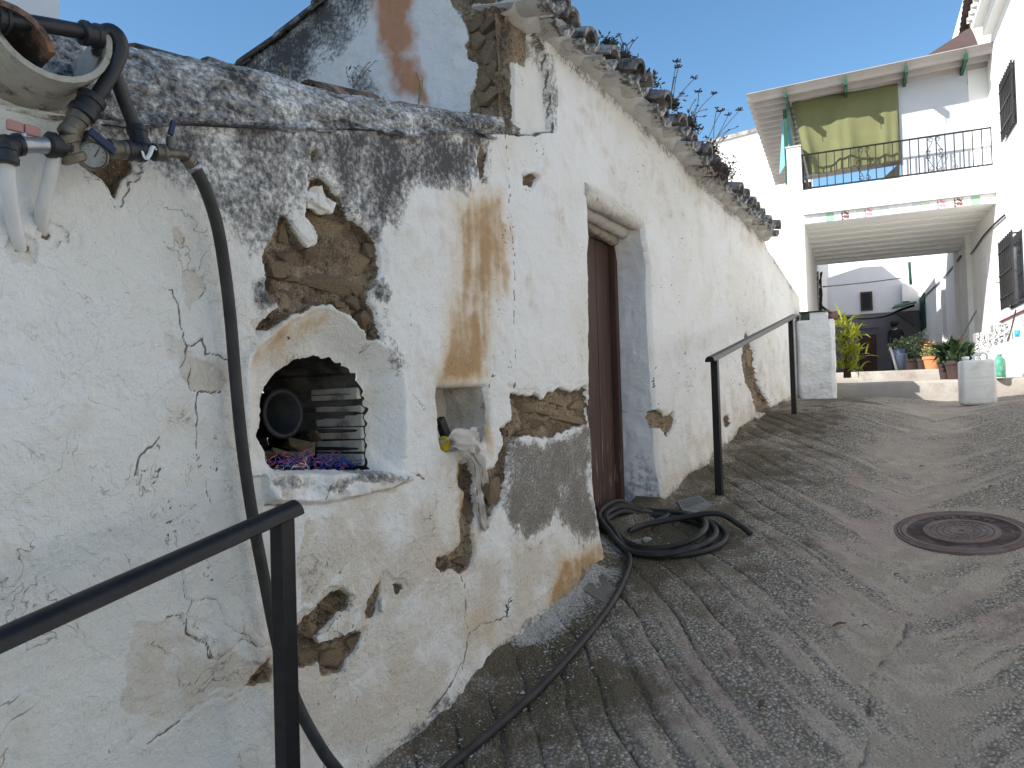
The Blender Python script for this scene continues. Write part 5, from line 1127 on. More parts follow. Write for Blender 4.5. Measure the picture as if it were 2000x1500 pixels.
fit((158, 270, .10), (196, 296, .10), .022, 'ball_valve', M['brass'])
# gauge facing the street
gc = WP(184, 303, .135); gax = (EYE - gc).normalized() * .5 + WN * .5; gax.normalize()
g = MB().lathe(gc - gax * .03, [(.026, 0), (.031, .004), (.031, .028), (.0275, .03), (.0265, .024), (.0001, .024)], 26, gax).make('gauge', M['brass'], mf, True); g.data.set_sharp_from_angle(angle=R(35)); MB().lathe(gc - gax * .0055, [(.026, 0), (.026, .001), (.0001, .0012)], 26, gax).make('dial', M['dial'], g)
rx = gax.cross(Vector((0, 0, 1))).normalized(); ry = rx.cross(gax); nd = MB().box((0, 0, 0), (.0009, .011, .0006)); MB().tube([gc - gax * .003 - (rx * .5 + ry * .8) * .004, gc - gax * .003 + (rx * -.55 + ry * .8) * .018], .0011, 5).make('needle', M['black_iron'], g)
m = MB()
for i in range(9): w = R(-35 + i * 31); u_ = rx * math.cos(w) + ry * math.sin(w); m.tube([gc - gax * .0038 + u_ * .019, gc - gax * .0038 + u_ * .023], .0007, 4)
m.make('tick_marks', M['black_iron'], g)
MB().bbox((WP(200, 276, .145)), (.033, .004, .009), .003, WM.to_3x3() @ Matrix.Rotation(.5, 3, 'Y')).make('lever', M['blue_plastic'], mf)
fit((210, 290), (246, 294), .020, 'nut', M['brass']); fit((242, 294), (282, 297), .022, 'coupling', M['pvc']); fit((266, 248, .085), (276, 290, .10), .021, 'coupling', M['pvc'])
m = MB(); m.tube(smooth_path([WP(278, 296, .122), WP(284, 310, .128), WP(292, 302, .13), WP(298, 286, .128), WP(304, 292, .124)], 4), .006, 6, flat=.4); m.make('sealing_tape', M['ptfe'], mf, True)
fit((298, 297), (322, 299), .019, 'tee', M['brass']); tb([(318, 299), (340, 300), (356, 302), (364, 308, .095), (372, 318, .09)], .0115, 'tap', M['brass']); fit((362, 306, .095), (374, 320, .09), .016, 'tap_nut', M['brass'])
tb([(332, 292), (332, 268)], .009, 'tap_stem', M['brass']); MB().bbox(WP(336, 250, .105), (.0065, .004, .019), .002, WM.to_3x3() @ Matrix.Rotation(.25, 3, 'Y')).make('lever', M['blue_plastic'], mf)
fit((36, 283), (94, 284), .0165, 'nipple', M['steel'], lip=1.08); fit((42, 282), (6, 286), .021, 'elbow', M['pvc']); fit((16, 284), (14, 320), .020, 'elbow', M['pvc'])
tb([(46, 278), (46, 260)], .007, 'tap_stem', M['steel'])
m = MB(); c = WP(46, 252, .10)
for sg in (-1, 1): m.bbox(c + WD * (.017 * sg) + Vector((0, 0, .001)), (.016, .005, .011), .004, WM.to_3x3())
m.make('butterfly_handle', M['pink_plastic'], mf)
tb([(14, 316, .09), (16, 360, .075), (24, 420, .04), (36, 478, .005), (40, 500, -.03)], .0145, 'white_pipe', M['white_pipe']); tb([(108, 304, .09), (96, 350, .075), (84, 400, .045), (80, 440, .005), (84, 470, -.03)], .0145, 'white_pipe', M['white_pipe'])

# ================================================================== covers in the street
gn = lambda p: (lambda s, d_: (Vector((0, 0, 1)) - WD * (float(ground(s + .1, d_)) - float(ground(s - .1, d_))) / .2 - WN * (float(ground(s, d_ + .1)) - float(ground(s, d_ - .1))) / .2).normalized())(*sd_of(p))
M['cast_iron'] = simple('rusty_cast_iron', (.165, .115, .098), (.12, .088, .078), 9, .7, .3, 60, .003, dirt=(.20, .16, .14), dscale=5.)
mc = gp(1878, 1040); nrm = gn(mc); mh = thing('manhole_cover', mc, 'round rusty cast iron manhole cover set in the concrete street', 'manhole cover')
rm = .322; base = mc + nrm * .002
o = MB().lathe(base, [(rm, -.03), (rm, .010), (rm * .955, .012), (rm * .95, .006), (rm * .94, .006), (rm * .935, .012), (rm * .90, .012), (rm * .895, .006), (rm * .885, .006), (rm * .88, .012), (rm * .82, .012), (rm * .81, .004)], 64, nrm).make('frame', M['cast_iron'], mh, True); o.data.set_sharp_from_angle(angle=R(30))
o = MB().lathe(base, [(rm * .805, -.01), (rm * .80, .004), (rm * .56, .004), (rm * .555, .010), (rm * .47, .010), (rm * .465, .003), (rm * .18, .003), (rm * .175, .009), (.014, .009), (.012, -.004), (.0001, -.005)], 64, nrm).make('lid', M['cast_iron'], mh, True); o.data.set_sharp_from_angle(angle=R(30))
ux = nrm.cross(Vector((0, 0, 1)).cross(nrm)).normalized() if False else (WN - nrm * WN.dot(nrm)).normalized(); uy = nrm.cross(ux)
m = MB()
for ri, (ra, rb, n) in enumerate(((.19, .27, 16), (.285, .36, 24), (.375, .455, 30))):
    for i in range(n):
        a0 = 2 * math.pi * (i + .06 + ri * .3) / n; a1 = 2 * math.pi * (i + .94 + ri * .3) / n
        q_ = [base + nrm * .002 + (ux * math.cos(a) + uy * math.sin(a)) * (rm * r_) for a, r_ in ((a0, ra), (a1, ra), (a1, rb), (a0, rb))]; m.prism(q_, nrm * .006)
m.make('tread_blocks', M['cast_iron'], lid) if False else m.make('tread_blocks', M['cast_iron'], mh)
far = (Vector((mc.x, mc.y, 0)).normalized()); far = (far - nrm * far.dot(nrm)).normalized(); rgt = far.cross(nrm).normalized()
for i, ch_ in enumerate('IWLAM'):
    cu = bpy.data.curves.new('letter', 'FONT'); cu.body = ch_; cu.size = .055; cu.extrude = .003; cu.align_x = 'CENTER'; cu.align_y = 'CENTER'; cu.materials.append(M['cast_iron'])
    w = R(122 - i * 17); rad = rgt * math.cos(w) + far * math.sin(w); y_ = rad; x_ = y_.cross(nrm).normalized(); pp = base + nrm * .006 + rad * (rm * .68)
    tmp = bpy.data.objects.new('tmp', cu); lm_ = bpy.data.meshes.new_from_object(tmp); bpy.data.objects.remove(tmp)
    link('letter', lm_, mh, Matrix(((x_.x, y_.x, nrm.x, pp.x), (x_.y, y_.y, nrm.y, pp.y), (x_.z, y_.z, nrm.z, pp.z), (0, 0, 0, 1))))
q_ = [gp(*p) for p in ((1322, 982), (1368, 972), (1390, 991), (1340, 1012))]; ac = thing('access_cover', sum(q_, Vector()) / 4, 'small pale square access cover beside the door jamb', 'access cover')
MB().prism([p - Vector((0, 0, .03)) for p in q_], (0, 0, .045)).make('lid', simple('pale_concrete', (.25, .25, .235), (.19, .19, .178), 8, .9, .5), ac); m = MB()
for i in range(9):
    f = .12 + .76 * i / 8; a = q_[0].lerp(q_[1], f).lerp(q_[3].lerp(q_[2], f), .12); b_ = q_[0].lerp(q_[1], f).lerp(q_[3].lerp(q_[2], f), .6); m.tube([a + Vector((0, 0, .0155)), b_ + Vector((0, 0, .0155))], .003, 4)
m.make('ribs', M['concrete'], ac)
# leaf and dropping litter on the street
M['leaf_dry'] = simple('dry_leaf', (.07, .05, .04), (.12, .08, .055), 30, .9, 0)
for i, (px, py, L, a) in enumerate([(1640, 1226, 30, .1), (1487, 1382, 36, .7), (1690, 1229, 14, 0), (1800, 915, 12, .2), (1752, 1128, 12, 0), (1935, 955, 12, .3)]):
    p = gp(px, py); L = L * p.y / 1500; dx = Vector((math.cos(a), math.sin(a) * 2, 0)).normalized(); dx.z = .1; m = MB(); m.sheet([[p + Vector((0, 0, .012 + .006 * math.sin(3.1 * i_ / 4))) + dx * (L * (i_ / 4 - .5)) + Vector((-dx.y, dx.x, 0)) * (sgn * L * .16 * math.sin(math.pi * (i_ + .4) / 4.8)) for i_ in range(5)] for sgn in (-1, 0, 1)], (0, 0, .003))
    o = m.make('dry_leaf', M['leaf_dry'], None); tag(o, ['dark twig-like dry leaf on the smooth middle of the street', 'brown curled leaf nearest the camera on the street', 'short dark leaf scrap right of the twig-like one', 'dark scrap on the ribbed concrete up the street', 'dark scrap lying left of the manhole', 'dark scrap on the street above the manhole'][i], 'leaf', 'dry leaves on the street')

# ================================================================== things in the oven and the niche
cols = {'blue': (.025, .07, .33), 'pink': (.42, .12, .20), 'cream': (.62, .55, .45)}
ym = {k: simple('yarn_' + k, c, None, rough=.9, bump=0) for k, c in cols.items()}
yarn = thing('yarn_heap', WP(610, 916, -.12), 'tangled heap of blue and pink yarn on the oven floor', 'yarn'); ry_ = random.Random(9)
for nm, n, x0, x1 in (('blue', 90, 545, 702), ('pink', 60, 525, 680), ('cream', 34, 522, 640)):
    m = MB()
    for i in range(n):
        px = ry_.uniform(x0, x1); d_ = -.085 - ry_.uniform(.0, .13); s_, z_ = WS(px, 916 - (0 if nm == 'cream' else ry_.uniform(0, 20)), d_ if nm != 'cream' else -.09); pts = []
        a = ry_.uniform(0, 6)
        for k in range(7): a += ry_.uniform(-1.2, 1.2); s_ += .009 * math.cos(a); z_ += .005 * math.sin(a) + .001; pts.append(P(s_, z_, d_ + .006 * math.sin(a * 2)))
        m.tube(smooth_path(pts, 3), .0016, 4)
    m.make(nm + '_yarn', ym[nm], yarn, True)['kind'] = 'stuff'
t = NT('bag_film'); t.done((.80, .76, .70), .4, t.bump(t.noise(60, 5), .5, .008), 0, .5); tr = t.n('ShaderNodeBsdfTranslucent'); t.set(tr.inputs[0], (.8, .76, .70)); mx = t.n('ShaderNodeMixShader'); mx.inputs[0].default_value = .4; t.t.links.new(t.b.outputs[0], mx.inputs[1]); t.t.links.new(tr.outputs[0], mx.inputs[2]); t.t.links.new(mx.outputs[0], t.out.inputs[0]); M['bag'] = t.m
bag = thing('plastic_bag', WP(905, 868, .0), 'crumpled translucent plastic bag hanging out of the wall niche', 'bag')
def crump(pts, wid, name, seed, n=9):
    pts = smooth_path(pts, 5); g = []
    for i, p in enumerate(pts):
        f = i / (len(pts) - 1); w = np.interp(f, np.linspace(0, 1, len(wid)), wid); tn = (pts[min(i + 1, len(pts) - 1)] - pts[max(i - 1, 0)]).normalized(); sd = tn.cross(WN); sd = sd.normalized() if sd.length > .1 else WD
        g.append([p + sd * (w * (j / (n - 1) - .5)) + WN * (.05 * float(fbm(f * 6, j * .6, 1.2, 4, seed)) + .004 * math.sin(j * 1.3 + f * 5)) + Vector((0, 0, .02 * float(fbm(f * 7, j * .7, 1.3, 3, seed + 5)))) for j in range(n)])
    MB().sheet(g, WN * .0008).make(name, M['bag'], bag, True)
crump([WP(864, 862, -.03), WP(885, 856, .02), WP(910, 860, .04), WP(930, 872, .05), WP(940, 900, .045), WP(948, 945, .02)], [.05, .07, .085, .07, .045, .04], 'bag_body', 401)
crump([WP(922, 870, .03), WP(930, 910, .035), WP(936, 950, .03), WP(942, 990, .015), WP(948, 1034, .005)], [.05, .03, .03, .045, .04], 'bag_tail', 402); crump([WP(905, 868, .01), WP(918, 850, .0), WP(932, 842, -.02)], [.05, .06, .03], 'bag_corner', 403)
o = MB().lathe(WP(866, 872, -.05), [(.001, -.02), (.022, -.018), (.026, 0), (.024, .03), (.012, .04), (.0001, .042)], 14, (.2, .1, 1)).make('yellow_bottle', simple('yellow_plastic', (.62, .48, .02), None, rough=.4, bump=0), None, True); tag(o, 'bright yellow plastic bottle tucked in the niche under the bag', 'bottle')
o = MB().bbox(WP(866, 838, -.12), (.02, .015, .05), .005, WM.to_3x3() @ Matrix.Rotation(-.5, 3, 'Y')).make('dark_tool', M['dark'], None); tag(o, 'dark tool handle leaning at the back of the niche', 'tool')

# ================================================================== pier, planter, plants
M['pier'] = simple('rough_limewash', (.80, .80, .785), (.74, .735, .71), 5., .92, .9, 26, .02, dirt=(.60, .55, .47), dscale=5.)
pier = thing('garden_pier', at(1600, 778, 8.8), 'rough white masonry pier at the end of the cottage wall', 'wall')
pk = BF.dot(at(1600, 700, 8.8) - BL); wp0_, _ = PL(1562, 700, pk); wp1_, _ = PL(1631, 700, pk); ztp_ = PL(1600, 624, pk)[1]; g = []
loopw = [(wp0_ - .5, pk + 1.3), (wp0_, pk + .0), (wp0_ + .1, pk), (wp0_ + .2, pk), (wp0_ + .3, pk), (wp1_ - .04, pk), (wp1_, pk + .03), (wp1_, pk + .4), (wp1_ - .05, pk + .9), (wp1_ - .1, pk + 1.3)]
lw = []
for i in range(len(loopw) - 1):
    for k in range(8): lw.append((loopw[i][0] + (loopw[i + 1][0] - loopw[i][0]) * k / 8, loopw[i][1] + (loopw[i + 1][1] - loopw[i][1]) * k / 8))
zz_l = list(np.linspace(1.3, ztp_, 44)); m = MB()
m.sheet([[B(w + .020 * float(fbm(z_, k + 3, 6, 5, 501)) + .012 * float(fbm(z_ * 3, k, 9, 3, 503)), z_, k + .030 * float(fbm(w * .8, z_ * 1.3, 7, 5, 502))) for w, k in lw] for z_ in zz_l]); m.sheet([[B(w0, ztp_ - .003, k0) for w0 in (wp0_ - .3, wp1_ - .02)] for k0 in (pk + .02, pk + 1.3)]); m.make('masonry', M['pier'], pier, True)
pl = thing('planter', B((wp0_ + wp1_) / 2, ztp_, pk + .2), 'low dark and white tiled planter on top of the white pier', 'planter')
t = NT('planter_tile'); cc = t.mix(t.ramp(t.noise(26, 3), .5, .58), (.04, .07, .04), (.03, .035, .03)); M['planter_tile'] = t.done(cc, .35, None)
wm = wp0_ + .02; bb(MB(), wm, wm + .1, ztp_, ztp_ + .085, pk + .05, pk + .35).make('tile', M['planter_tile'], pl); bb(MB(), wm + .102, wm + .30, ztp_ + .005, ztp_ + .088, pk + .05, pk + .35).make('tile', M['white2'], pl); bb(MB(), wm + .302, wm + .40, ztp_ + .012, ztp_ + .088, pk + .06, pk + .34).make('tile', M['brown_wood'], pl)
bb(MB(), wm - .01, wm + .31, ztp_ + .089, ztp_ + .105, pk + .03, pk + .37).make('rim', M['dark'], pl)

def frond_mesh(name, mat, L, wdt, droop, serr=True, n=9, curl=0.):
    """arching blade with saw-tooth leaflets; base at the origin, grows along +x and up"""
    V = []; F = []
    for i in range(n + 1):
        f = i / n; x = L * f * (1 - .25 * droop * f); z = L * (.55 * f - .75 * droop * f * f); w = wdt * (math.sin(math.pi * min(1, .12 + .9 * f)) ** .7) * (1 if f < .97 else .25)
        k = (1.0 if i % 2 else .62) if serr else 1.
        V += [(x + .02 * L * (i % 2), w * k, z + .12 * w), (x, 0, z), (x + .02 * L * (i % 2), -w * k, z + .12 * w)]
    for i in range(n): a = i * 3; F += [(a, a + 1, a + 4, a + 3), (a + 1, a + 2, a + 5, a + 4)]
    return new_mesh(name, V, F, mat, True)
M['fern'] = leaf_mat('fern_leaf', (.42, .40, .035), (.24, .28, .03), .45); M['dark_leaf'] = leaf_mat('dark_leaf', (.022, .042, .016), (.032, .058, .020), .2); M['succulent'] = leaf_mat('succulent', (.085, .055, .045), (.06, .062, .035), .15); M['straw'] = simple('dry_stalk', (.20, .155, .12), (.10, .075, .065), 20, .9, 0); M['seedhead'] = simple('seed_head', (.075, .05, .055), (.14, .10, .085), 60, .9, 0)
M['flower'] = simple('orange_flower', (.60, .22, .06), (.55, .35, .08), 40, .8, 0); M['terracotta'] = simple('terracotta', (.52, .22, .10), (.45, .19, .09), 6, .85, .2); M['brown_pot'] = simple('brown_plastic_pot', (.055, .032, .028), (.04, .026, .024), 6, .5, .1); M['soil'] = simple('soil', (.03, .022, .016), None, rough=.95, bump=0)
M['shade_leaf'] = leaf_mat('shade_leaf', (.016, .028, .013), (.022, .038, .016), .15)
fr_f = [frond_mesh('frond', M['fern'], 1, w, d_, True, 14) for w, d_ in ((.06, .8), (.05, .55), (.065, 1.0), (.055, .35))]; fr_d = [frond_mesh('frond', M['dark_leaf'], 1, w, d_, False, 7) for w, d_ in ((.10, .5), (.12, .8), (.09, .25), (.13, 1.))]
def bushy(root, base, meshes, n, L, spread, up, seed, zr=0.):
    rr = random.Random(seed)
    for i in range(n):
        az = rr.uniform(0, 2 * math.pi); el = rr.uniform(*up); l = L * rr.uniform(.55, 1.1); p = base + Vector((rr.gauss(0, spread), rr.gauss(0, spread), rr.uniform(0, zr)))
        link('frond', meshes[i % len(meshes)], root, Matrix.Translation(p) @ Matrix.Rotation(az, 4, 'Z') @ Matrix.Rotation(-el, 4, 'Y') @ Matrix.Rotation(rr.uniform(-.5, .5), 4, 'X') @ Matrix.Scale(l, 4))
fb_ = at(1652, 735, 9.75); fern = thing('fern', fb_, 'large sunlit yellow green fern growing beside the white pier', 'plant')
for j, (px, py, n, L) in enumerate([(1646, 640, 20, .36), (1660, 662, 20, .34), (1652, 690, 22, .34), (1668, 700, 20, .32), (1650, 722, 20, .30), (1640, 668, 16, .32), (1664, 724, 16, .26)]): bushy(fern, at(px, py, 9.75), fr_f, int(n * 1.9), L * .85, .05, (-.35, 1.0), 20 + j, .05)
MB().tube([at(1655, 738, 9.8), at(1652, 650, 9.8)], [.05, .03], 8).make('stem', M['brown_wood'], fern, True)
def pot(px, py, t_, r, h, name, label, mat, group='potted plants in the passage'):
    b0 = at(px, py, t_); o = thing(name, b0, label, 'potted plant', group); pm = MB().lathe(b0, [(r * .72, 0), (r * .97, h * .80), (r * 1.08, h * .80), (r * 1.1, h), (r * .95, h), (r * .93, h * .9), (.0001, h * .9)], 22).make('pot', mat, o, True); pm.data.set_sharp_from_angle(angle=R(40))
    MB().lathe(b0 + Vector((0, 0, h * .88)), [(r * .92, 0), (.0001, .012)], 14).make('soil', M['soil'], o); return o, b0 + Vector((0, 0, h * .9))
def leafy(root, base, mat, n, rad, hgt, size, seed, name='leaves', flat_=.5):
    rr = random.Random(seed); m = MB()
    for i in range(n):
        v = Vector((rr.gauss(0, 1), rr.gauss(0, 1), rr.gauss(0, 1))).normalized() * (rr.random() ** .4); c = base + Vector((v.x * rad, v.y * rad, hgt * .5 * (1 + v.z)))
        a = Vector((rr.gauss(0, 1), rr.gauss(0, 1), rr.gauss(0, .6))).normalized(); b_ = a.orthogonal().normalized(); l = size * rr.uniform(.6, 1.3)
        m.add([c - a * l * .5, c + b_ * l * flat_ * .4, c + a * l * .5, c - b_ * l * flat_ * .4], [(0, 1, 2, 3)])
    m.make(name, mat, root); m2 = MB()
    for i in range(7): m2.tube([base, base + Vector((rr.gauss(0, rad * .4), rr.gauss(0, rad * .4), hgt * rr.uniform(.5, .95)))], .006, 5)
    m2.make('stems', M['brown_wood'], root)
po, tp = pot(1821, 724, 11.9, .125, .22, 'potted_plant', 'small orange-flowered plant in a sunlit terracotta pot', M['terracotta']); leafy(po, tp - Vector((0, 0, .02)), leaf_mat('pale_leaf', (.20, .24, .07), (.26, .26, .10), .35), 260, .17, .22, .055, 61); leafy(po, tp + Vector((.02, 0, .08)), M['flower'], 120, .14, .20, .035, 62, 'flowers')
po, tp = pot(1868, 741, 9.9, .125, .24, 'potted_plant', 'broad dark leafy plant in a brown pot on the first step', M['brown_pot']); bushy(po, tp, fr_d, 90, .36, .07, (-.1, 1.3), 71, .12)
po, tp = pot(1846, 741, 10.2, .08, .22, 'potted_plant', 'narrow dark pot at the left of the broad leafy plant', M['brown_pot']); bushy(po, tp, fr_d, 18, .22, .03, (.3, 1.3), 72, .05)
po, tp = pot(1888, 742, 10.0, .09, .22, 'potted_plant', 'grey pot half hidden behind the white jerrycan', simple('grey_pot', (.16, .14, .14), None, rough=.5, bump=0)); leafy(po, tp, M['dark_leaf'], 90, .12, .35, .08, 73)
po, tp = pot(1776, 726, 15.5, .18, .26, 'potted_plant', 'large dark shrub in the shaded alley', M['brown_pot']); leafy(po, tp, M['shade_leaf'], 800, .40, .50, .09, 74)
po, tp = pot(1800, 726, 14.5, .12, .24, 'potted_plant', 'dark small-leaved shrub right of the alley shrub', M['brown_pot']); leafy(po, tp, M['shade_leaf'], 420, .20, .55, .06, 75)
b0 = at(1762, 724, 14.); bk_ = thing('bucket', b0, 'dull blue bucket standing in the shaded alley', 'bucket'); MB().lathe(b0, [(.075, 0), (.095, .30), (.10, .31), (.088, .31), (.07, .03), (.0001, .03)], 20).make('pail', simple('blue_bucket', (.05, .07, .10), None, rough=.5, bump=0), bk_, True)
MB().lathe(at(1758, 705, 14.4), [(.09, 0), (.10, .22), (.09, .22)], 18).make('lid_tub', simple('blue_tub', (.010, .020, .06), None, rough=.5, bump=0), bk_, True)
o = MB().tube([at(1752, 724, 13.9), at(1743, 690, 14.2), at(1739, 680, 14.3)], .028, 8).make('grey_pipe', simple('grey_pipe', (.10, .10, .105), None, rough=.5, bump=0), None, True); tag(o, 'grey plastic pipe leaning by the blue bucket', 'pipe')
o = thing('broom', at(1884, 660, 11.5), 'dark broom handle leaning over the leafy plant', 'broom'); MB().tube([at(1878, 660, 11.5), at(1907, 607, 11.7)], .014, 7).make('handle', M['black_iron'], o); MB().bbox(at(1876, 664, 11.5), (.05, .02, .03), .01).make('head', M['brown_wood'], o)

# jerrycan, bottles, cup
jb = gp(1910, 791); jw = 30 * jb.y / 1500; jh = 88 * jb.y / 1500; ang = R(20); JM = Matrix.Rotation(-ang, 3, 'Z')
M['hdpe'] = simple('white_hdpe', (.72, .72, .69), (.66, .65, .61), 5, .45, .15, 30, .003, dirt=(.55, .52, .46), dscale=6.)
jc = thing('jerrycan', jb, 'white plastic jerrycan standing at the foot of the steps', 'jerrycan'); bm = bmesh.new(); bmesh.ops.create_cube(bm, size=1)
for v in bm.verts: v.co = Vector((v.co.x * jw * 2 * (.97 if v.co.z > 0 else 1), v.co.y * jw * 1.5, (v.co.z + .5) * jh))
bmesh.ops.bevel(bm, geom=list(bm.edges), offset=jw * .22, segments=4, affect='EDGES', profile=.5); bm.verts.index_update(); m = MB(); m.add([jb + JM @ v.co for v in bm.verts], [tuple(v.index for v in f.verts) for f in bm.faces]); bm.free(); m.make('body', M['hdpe'], jc, True)
m = MB()
for z_ in (.16, .45, .52, .62): m.bbox(jb + JM @ Vector((0, -jw * .75, jh * z_)), (jw * (.55 if z_ > .2 else .8), .003, .004), .001, JM)
m.make('ribs', M['hdpe'], jc); MB().tube(smooth_path([jb + JM @ Vector((x, 0, jh * z_)) for x, z_ in ((-.1 * jw, .97), (-.1 * jw, 1.10), (.25 * jw, 1.14), (.6 * jw, 1.12), (.62 * jw, .97))], 5), .013, 8).make('handle', M['hdpe'], jc, True)
MB().lathe(jb + JM @ Vector((-.6 * jw, 0, jh * .97)), [(.026, 0), (.026, .02), (.034, .022), (.034, .05), (.0001, .052)], 16).make('cap', M['white2'], jc, True)
def bottle(b0, r, h, body, capc, name, label):
    o = thing(name, b0, label, 'bottle', 'cleaning bottles on the step'); MB().lathe(b0, [(r * .95, 0), (r, .01), (r, h * .62), (r * .8, h * .72), (r * .35, h * .82), (r * .35, h * .88)], 20, squash=(1, .7)).make('body', body, o, True); MB().lathe(b0 + Vector((0, 0, h * .86)), [(r * .42, 0), (r * .42, h * .12), (.0001, h * .13)], 14).make('cap', capc, o, True); return o
t = NT('green_label'); sep = t.n('ShaderNodeSeparateXYZ'); t.set(sep.inputs[0], t.co()); cc = t.mix(t.ramp(t.noise(22, 3), .45, .55), (.17, .36, .17), (.06, .27, .23)); M['green_label'] = t.done(cc, .35, None)
b0 = at(1953, 732, 8.9); b0.z = 1.70; bottle(b0, .085, .30, M['green_label'], M['white2'], 'detergent_bottle', 'green and turquoise detergent bottle behind the jerrycan'); b0 = at(1928, 732, 9.1); b0.z = 1.70; bottle(b0, .08, .36, M['hdpe'], M['white2'], 'detergent_bottle', 'plain white bottle right behind the jerrycan')
b0 = onR(1987, 658, W_ - .35); cup = thing('cup', b0, 'small bright blue cup on the tiled stoop', 'cup'); MB().lathe(b0, [(.028, 0), (.04, .09), (.036, .09), (.026, .006), (.0001, .006)], 16).make('shell', simple('blue_cup', (.02, .28, .62), None, rough=.4, bump=0), cup, True)
for i in range(3):  # hair-brush like bits hung on the stoop edge
    pass
o = MB().tube(smooth_path([onR(1984, 606, W_ - .12), onR(1976, 640, W_ - .3), onR(1968, 668, W_ - .55)], 5), .012, 6).make('cord', M['black_iron'], None, True); tag(o, 'dark cord draped over the white tiled plinth', 'cord')

# ================================================================== weeds on the eave and the cap
def head(m, c, r, rr, n=9, up=.35):
    for i in range(n):
        a = 2 * math.pi * i / n + rr.uniform(-.2, .2); t_ = c + Vector((math.cos(a) * r, math.sin(a) * r, r * rr.uniform(up - .3, up + .3))); b_ = Vector((-math.sin(a), math.cos(a), 0)) * (r * .22)
        m.add([c - b_ * .4, c + b_ * .4, t_ + b_, t_ - b_], [(0, 1, 2, 3)]); m.add([c + Vector((0, 0, r * .15)), t_ + Vector((0, 0, r * .2)), t_ - Vector((0, 0, r * .15))], [(0, 1, 2)])
def eave_plant(px, py, nleaf, rad, stalks, seed, label, d_=.10, dry=False):
    rr = random.Random(seed); c = WP(px, py, d_); nleaf = int(nleaf * 2.4); rad *= 1.35; root = thing('eave_weed', c, label, 'weed', 'weeds growing on the tiled eave'); m = MB()
    for i in range(nleaf):
        v = Vector((rr.gauss(0, 1), rr.gauss(0, .7), abs(rr.gauss(0, .7)) - (.35 if dry else .1))); b0 = c + WD * (v.x * rad) + WN * (v.y * rad * .5) + Vector((0, 0, v.z * rad * .5)); ax = Vector((rr.gauss(0, 1), rr.gauss(0, 1), rr.gauss(.5, .7))).normalized(); l = rr.uniform(.014, .034) * (1.2 if not dry else .9); sd = ax.orthogonal().normalized() * l * .32; s2 = ax.cross(sd).normalized() * l * .18
        m.add([b0, b0 + ax * l * .5 + sd, b0 + ax * l, b0 + ax * l * .5 - sd, b0 + ax * l * .5 + s2], [(0, 1, 4), (1, 2, 4), (2, 3, 4), (3, 0, 4)])
    m.make('leaves', M['succulent'] if not dry else M['seedhead'], root)
    ms = MB(); mh_ = MB()
    if dry:
        for i in range(40):
            a = c + WD * rr.gauss(0, rad * .8) + Vector((0, 0, rr.uniform(-.02, .03))); ms.tube(smooth_path([a, a + Vector((rr.gauss(0, .04), rr.gauss(0, .03), rr.uniform(-.05, .03))), a + Vector((rr.gauss(0, .07), rr.gauss(0, .04), rr.uniform(-.12, .02)))], 4), .0016, 4)
    for hx, hy, hr in stalks:
        e = WP(hx, hy, d_ + rr.uniform(-.03, .05)); b0 = c + WD * (rr.gauss(0, rad * .5)); md_ = b0.lerp(e, .55) + Vector((rr.gauss(0, .012), rr.gauss(0, .012), .02)); ms.tube(smooth_path([b0, md_, e], 5), 0.0028, 5)
        if hr: mh_ = MB(); head(mh_, e, hr, rr); mh_.make('flower_head', M['seedhead'], root)
    if ms.V: ms.make('stalks', M['straw'], root)
eave_plant(1190, 88, 50, .03, [(1206, 72, .012), (1218, 95, 0)], 1, 'small weed tuft at the upper end of the tiled eave')
eave_plant(1222, 122, 110, .05, [(1212, 84, 0), (1222, 88, .01), (1236, 80, .012), (1246, 72, 0), (1210, 68, .014), (1252, 122, .012)], 2, 'green succulent clump with upright stalks high on the eave')
eave_plant(1268, 160, 70, .045, [(1262, 140, 0), (1268, 132, .0), (1290, 170, .0), (1264, 152, .014)], 3, 'low reddish weed tuft with two short stalks on the eave')
eave_plant(1308, 205, 120, .05, [(1322, 122, .030), (1325, 132, .030), (1318, 152, .01), (1356, 154, .028), (1332, 184, .02), (1342, 188, .01)], 4, 'dark red succulent with the tallest twin dry flower heads')
eave_plant(1345, 248, 140, .06, [(1364, 180, .03), (1395, 184, .028), (1362, 208, .014), (1380, 214, .010), (1377, 228, .014), (1358, 196, .01)], 5, 'succulent mat with several thin dry stalks mid-eave')
eave_plant(1385, 298, 150, .07, [(1408, 219, .034), (1422, 226, .030), (1444, 216, .034), (1416, 270, .022), (1440, 248, .012), (1424, 254, .012), (1400, 212, .018)], 6, 'dense weed with broad dry flower heads towards the lower eave')
eave_plant(1402, 335, 420, .105, [(1434, 318, .02), (1440, 300, 0)], 7, 'hanging mass of dead brown stems over the lower eave', .16, True)
def sprig(px, py, hts, seed, label, d_=-.24, mat='dark_leaf'):
    rr = random.Random(seed); c = WP(px, py, d_); root = thing('cap_weed', c, label, 'weed', 'weeds on the mortar cap'); ms = MB(); ml = MB()
    for hx, hy in hts:
        e = WP(hx, hy, d_); ms.tube(smooth_path([c, c.lerp(e, .5) + Vector((rr.gauss(0, .01), 0, .01)), e], 4), .0014, 4)
        for k in range(5):
            q = c.lerp(e, .35 + .15 * k); a = Vector((rr.gauss(0, 1), rr.gauss(0, 1), rr.uniform(-.2, .8))).normalized() * rr.uniform(.012, .026); sd = a.orthogonal().normalized() * a.length * .16; ml.add([q, q + a * .5 + sd, q + a, q + a * .5 - sd], [(0, 1, 2, 3)])
    ms.make('stalks', M['straw'], root); ml.make('leaves', M[mat], root)
